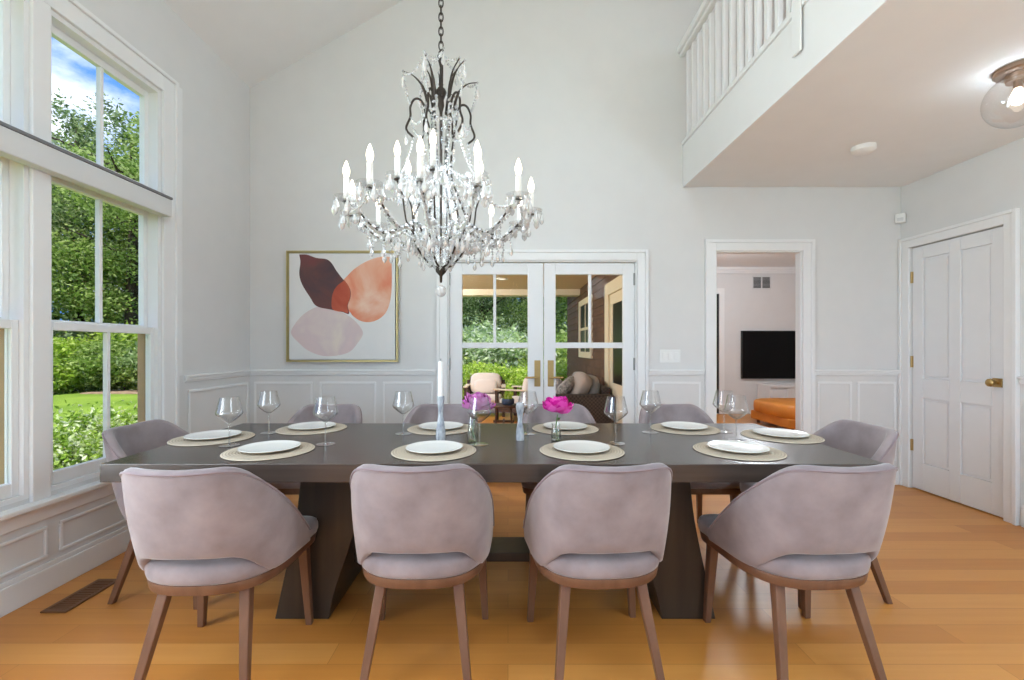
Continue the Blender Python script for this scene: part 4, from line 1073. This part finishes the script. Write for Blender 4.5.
def bush(seed, n, size, m, w=1.0, h=1.0):
    r = random.Random(seed)
    E = [(0, 0, h * 0.5, w * 0.75, w * 0.75, h * 0.5)] + [(r.uniform(-.5, .5) * w, r.uniform(-.5, .5) * w, h * r.uniform(0.3, 0.75), w * 0.45, w * 0.45, h * 0.3) for _ in range(6)]
    return meshof(leaf_mesh(E, n, size, seed), 'bush_leaves', m)
bush_mid = bush(21, 14000, 0.04, M['leaf_mid']); bush_light = bush(22, 14000, 0.04, M['leaf_light']); bush_dark = bush(23, 14000, 0.04, M['leaf_dark']); bush_pale = bush(24, 14000, 0.036, M['leaf_pale'])
bush_small = bush(25, 8000, 0.022, M['leaf_white'], 0.6, 1.12); bush_pink = bush(26, 1500, 0.035, M['palepink'], 0.3, 0.5)
bstem = meshof(MB().tube([(0, 0, -0.1), (0.02, 0, 0.5)], [0.04, 0.015], 6), 'bush_stem', M['bark'])
def shrub(me, x, y, s, lb, grp, z=GZ): plant('garden_shrub', 'shrub', lb, grp, me, None, bstem, (x, y, z), rt.uniform(0, 6), s)
for x, y, s, me, c in ((-17.5, 17.6, 2.1, bush_light, 'bright green'), (-15.3, 17.9, 1.9, bush_mid, 'mid-green'), (-19.8, 17.5, 1.9, bush_dark, 'dark green'), (-13.2, 18.2, 1.9, bush_dark, 'dark green'), (-21.5, 16.6, 2.2, bush_mid, 'mid-green'),
                       (-16.4, 19.6, 2.7, bush_light, 'bright green'), (-18.8, 19.4, 2.5, bush_dark, 'dark green'), (-23.8, 15.2, 2.2, bush_light, 'bright green')):
    shrub(me, x, y, s, c + ' rounded shrub at the back of the lawn outside the windows', 'shrubs at the back of the lawn')
for x, y, s in ((-3.15, 3.45, 1.0), (-3.55, 4.05, 1.05), (-3.75, 3.5, 0.95), (-4.0, 4.6, 1.0), (-3.2, 2.95, 0.85), (-3.1, 4.3, 0.9)):
    shrub(bush_small, x, y, s, 'low shrub with white-edged leaves just outside the right-hand window', 'low shrubs under the windows')
shrub(bush_pink, -2.95, 2.45, 1.5, 'pink flowering plant just outside the near window', None)
for x, y, s, me, c in ((-1.7, 11.6, 1.25, bush_mid, 'mid-green'), (-0.7, 11.9, 1.3, bush_light, 'yellow-green'), (0.2, 11.5, 1.2, bush_light, 'yellow-green'), (-2.8, 12.2, 1.4, bush_dark, 'dark green'), (1.0, 12.2, 1.3, bush_light, 'yellow-green'),
                       (-0.6, 14.4, 2.3, bush_pale, 'pale flowering'), (-2.2, 14.8, 2.3, bush_mid, 'mid-green'), (0.9, 14.6, 2.0, bush_light, 'yellow-green'), (-3.8, 14.0, 2.2, bush_dark, 'dark green'), (2.3, 14.8, 2.2, bush_mid, 'mid-green')):
    shrub(me, x, y, s, c + (' shrub close behind the patio armchairs' if y < 13 else ' tall shrub at the back of the garden beyond the porch'), 'shrubs beyond the porch')

# ------------------------------------------------------------------ light
w = bpy.data.worlds.new('sky'); S.world = w; w.use_nodes = True
nt = w.node_tree; nt.nodes.clear()
out = nt.nodes.new('ShaderNodeOutputWorld'); bg = nt.nodes.new('ShaderNodeBackground')
tc = nt.nodes.new('ShaderNodeTexCoord'); mp = nt.nodes.new('ShaderNodeMapping'); mp.inputs['Scale'].default_value = (2.2, 2.2, 4.5); mp.inputs['Location'].default_value = (1.3, 0.6, 0.2)
no = nt.nodes.new('ShaderNodeTexNoise'); no.inputs['Scale'].default_value = 1.6; no.inputs['Detail'].default_value = 7; no.inputs['Roughness'].default_value = 0.55
rp_ = nt.nodes.new('ShaderNodeValToRGB'); e = rp_.color_ramp.elements
e[0].position = 0.47; e[0].color = lin((57, 91, 136)); e[1].position = 0.62; e[1].color = (0.34, 0.36, 0.40, 1)
nt.links.new(tc.outputs['Generated'], mp.inputs[0]); nt.links.new(mp.outputs[0], no.inputs['Vector']); nt.links.new(no.outputs[0], rp_.inputs[0]); nt.links.new(rp_.outputs[0], bg.inputs[0])
bg.inputs[1].default_value = 4.5; nt.links.new(bg.outputs[0], out.inputs[0])
def light(name, kind, loc, rot, energy, color=(1, 1, 1), size=None, size_y=None, radius=None):
    L = bpy.data.lights.new(name, kind); L.energy = energy; L.color = color
    if size:
        L.size = size
        if size_y: L.shape = 'RECTANGLE'; L.size_y = size_y
    if radius is not None: L.shadow_soft_size = radius
    o = bpy.data.objects.new(name, L); COL.objects.link(o); o.location = loc; o.rotation_euler = rot; return o
sun = light('sun', 'SUN', (0, 0, 20), (0, 0, 0), 5.6, (1.0, 0.96, 0.9)); sun.data.angle = radians(1.0)
dv = Vector((-0.03, 0.55, -1.0)); sun.rotation_euler = dv.to_track_quat('-Z', 'Y').to_euler()
light('rear_fill_panel', 'AREA', ((GW[0] + GW[1]) / 2, YB - 0.05, (GW[2] + GW[3]) / 2), (radians(90), 0, 0), 8, (0.74, 0.88, 1.0), GW[1] - GW[0], GW[3] - GW[2])  # added area light behind the camera, standing in for daylight
light('rear_side_fill_panel', 'AREA', (XL - 0.03, (RWY0 + RWY1) / 2, (WZ0 + TZ1) / 2), (0, radians(-90), 0), 15, (0.76, 0.90, 1.0), TZ1 - WZ0, RWY1 - RWY0)  # added fill panel in the unseen rear side opening
light('left_fill_panel', 'AREA', (XL - WT - 0.06, (UN[3][0] + UN[2][1]) / 2, (WZ0 + TZ1) / 2), (0, radians(-90), 0), 190, (0.83, 0.93, 1.0), TZ1 - WZ0, UN[2][1] - UN[3][0])  # added panel outside the unseen left windows, boosts the light from that side
light('rear_high_fill', 'POINT', (-0.4, -1.6, 3.6), (0, 0, 0), 16, (0.74, 0.88, 1.0), radius=0.35)  # added fill high behind the camera, no fixture there
light('loft_fill', 'POINT', (2.9, 1.0, 4.6), (0, 0, 0), 35, (0.78, 0.89, 1.0), radius=0.4)  # added unseen fill for the upper left wall and ceiling
light('rear_low_fill', 'POINT', (2.8, -0.5, 1.55), (0, 0, 0), 95, (0.58, 0.82, 1.0), radius=0.25)  # added fill to brighten the loft underside, no lamp stands there
light('vault_fill', 'POINT', (0.9, -0.7, 3.6), (0, 0, 0), 70, (0.74, 0.89, 1.0), radius=0.3)  # added fill above the camera, lifts the left wall
light('hall_fill', 'POINT', (1.75, -0.6, 2.4), (0, 0, 0), 25, (0.70, 0.87, 1.0), radius=0.2)  # added unseen fill under the loft, without a fixture
light('living_room_fill', 'POINT', (3.4, 6.2, 2.5), (0, 0, 0), 90, (0.86, 0.93, 1.0), radius=0.2)  # added fill for the room beyond the doorway, no lamp modelled
light('globe_bulb', 'POINT', (2.64, 2.33, ZC - 0.155), (0, 0, 0), 26, (0.72, 0.88, 1.0), radius=0.034)
light('chandelier_glow', 'POINT', (XC, YC, 2.05), (0, 0, 0), 14, (0.76, 0.90, 1.0), radius=0.25)

for (px, py) in PORCH: light('porch_fill', 'POINT', (px - 1.55, py, PZ - 0.08), (0, 0, 0), 120, (1.0, 0.97, 0.93), radius=0.08)  # added hidden fill lights, set well aside from the ceiling fixtures
# ------------------------------------------------------------------ camera
cd = bpy.data.cameras.new('camera'); cam = bpy.data.objects.new('camera', cd); COL.objects.link(cam)
cam.location = (0, 0, H); cam.rotation_euler = (radians(90), 0, 0)
cd.sensor_fit = 'HORIZONTAL'; cd.sensor_width = 36; cd.lens = 36 * F / 1024
cd.shift_x = (512 - CX) / 1024; cd.shift_y = (CY - 340) / 1024
cd.clip_start = 0.05; cd.clip_end = 300
S.camera = cam
S.view_settings.view_transform = 'Standard'; S.view_settings.look = 'None'; S.view_settings.gamma = 1; S.view_settings.use_curve_mapping = False
S.view_settings.exposure = -0.07
S.cycles.use_denoising = True
S.cycles.max_bounces = 10; S.cycles.diffuse_bounces = 5; S.cycles.glossy_bounces = 4; S.cycles.transmission_bounces = 8; S.cycles.transparent_max_bounces = 24
S.cycles.caustics_reflective = False; S.cycles.caustics_refractive = False
S.cycles.sample_clamp_indirect = 6.0
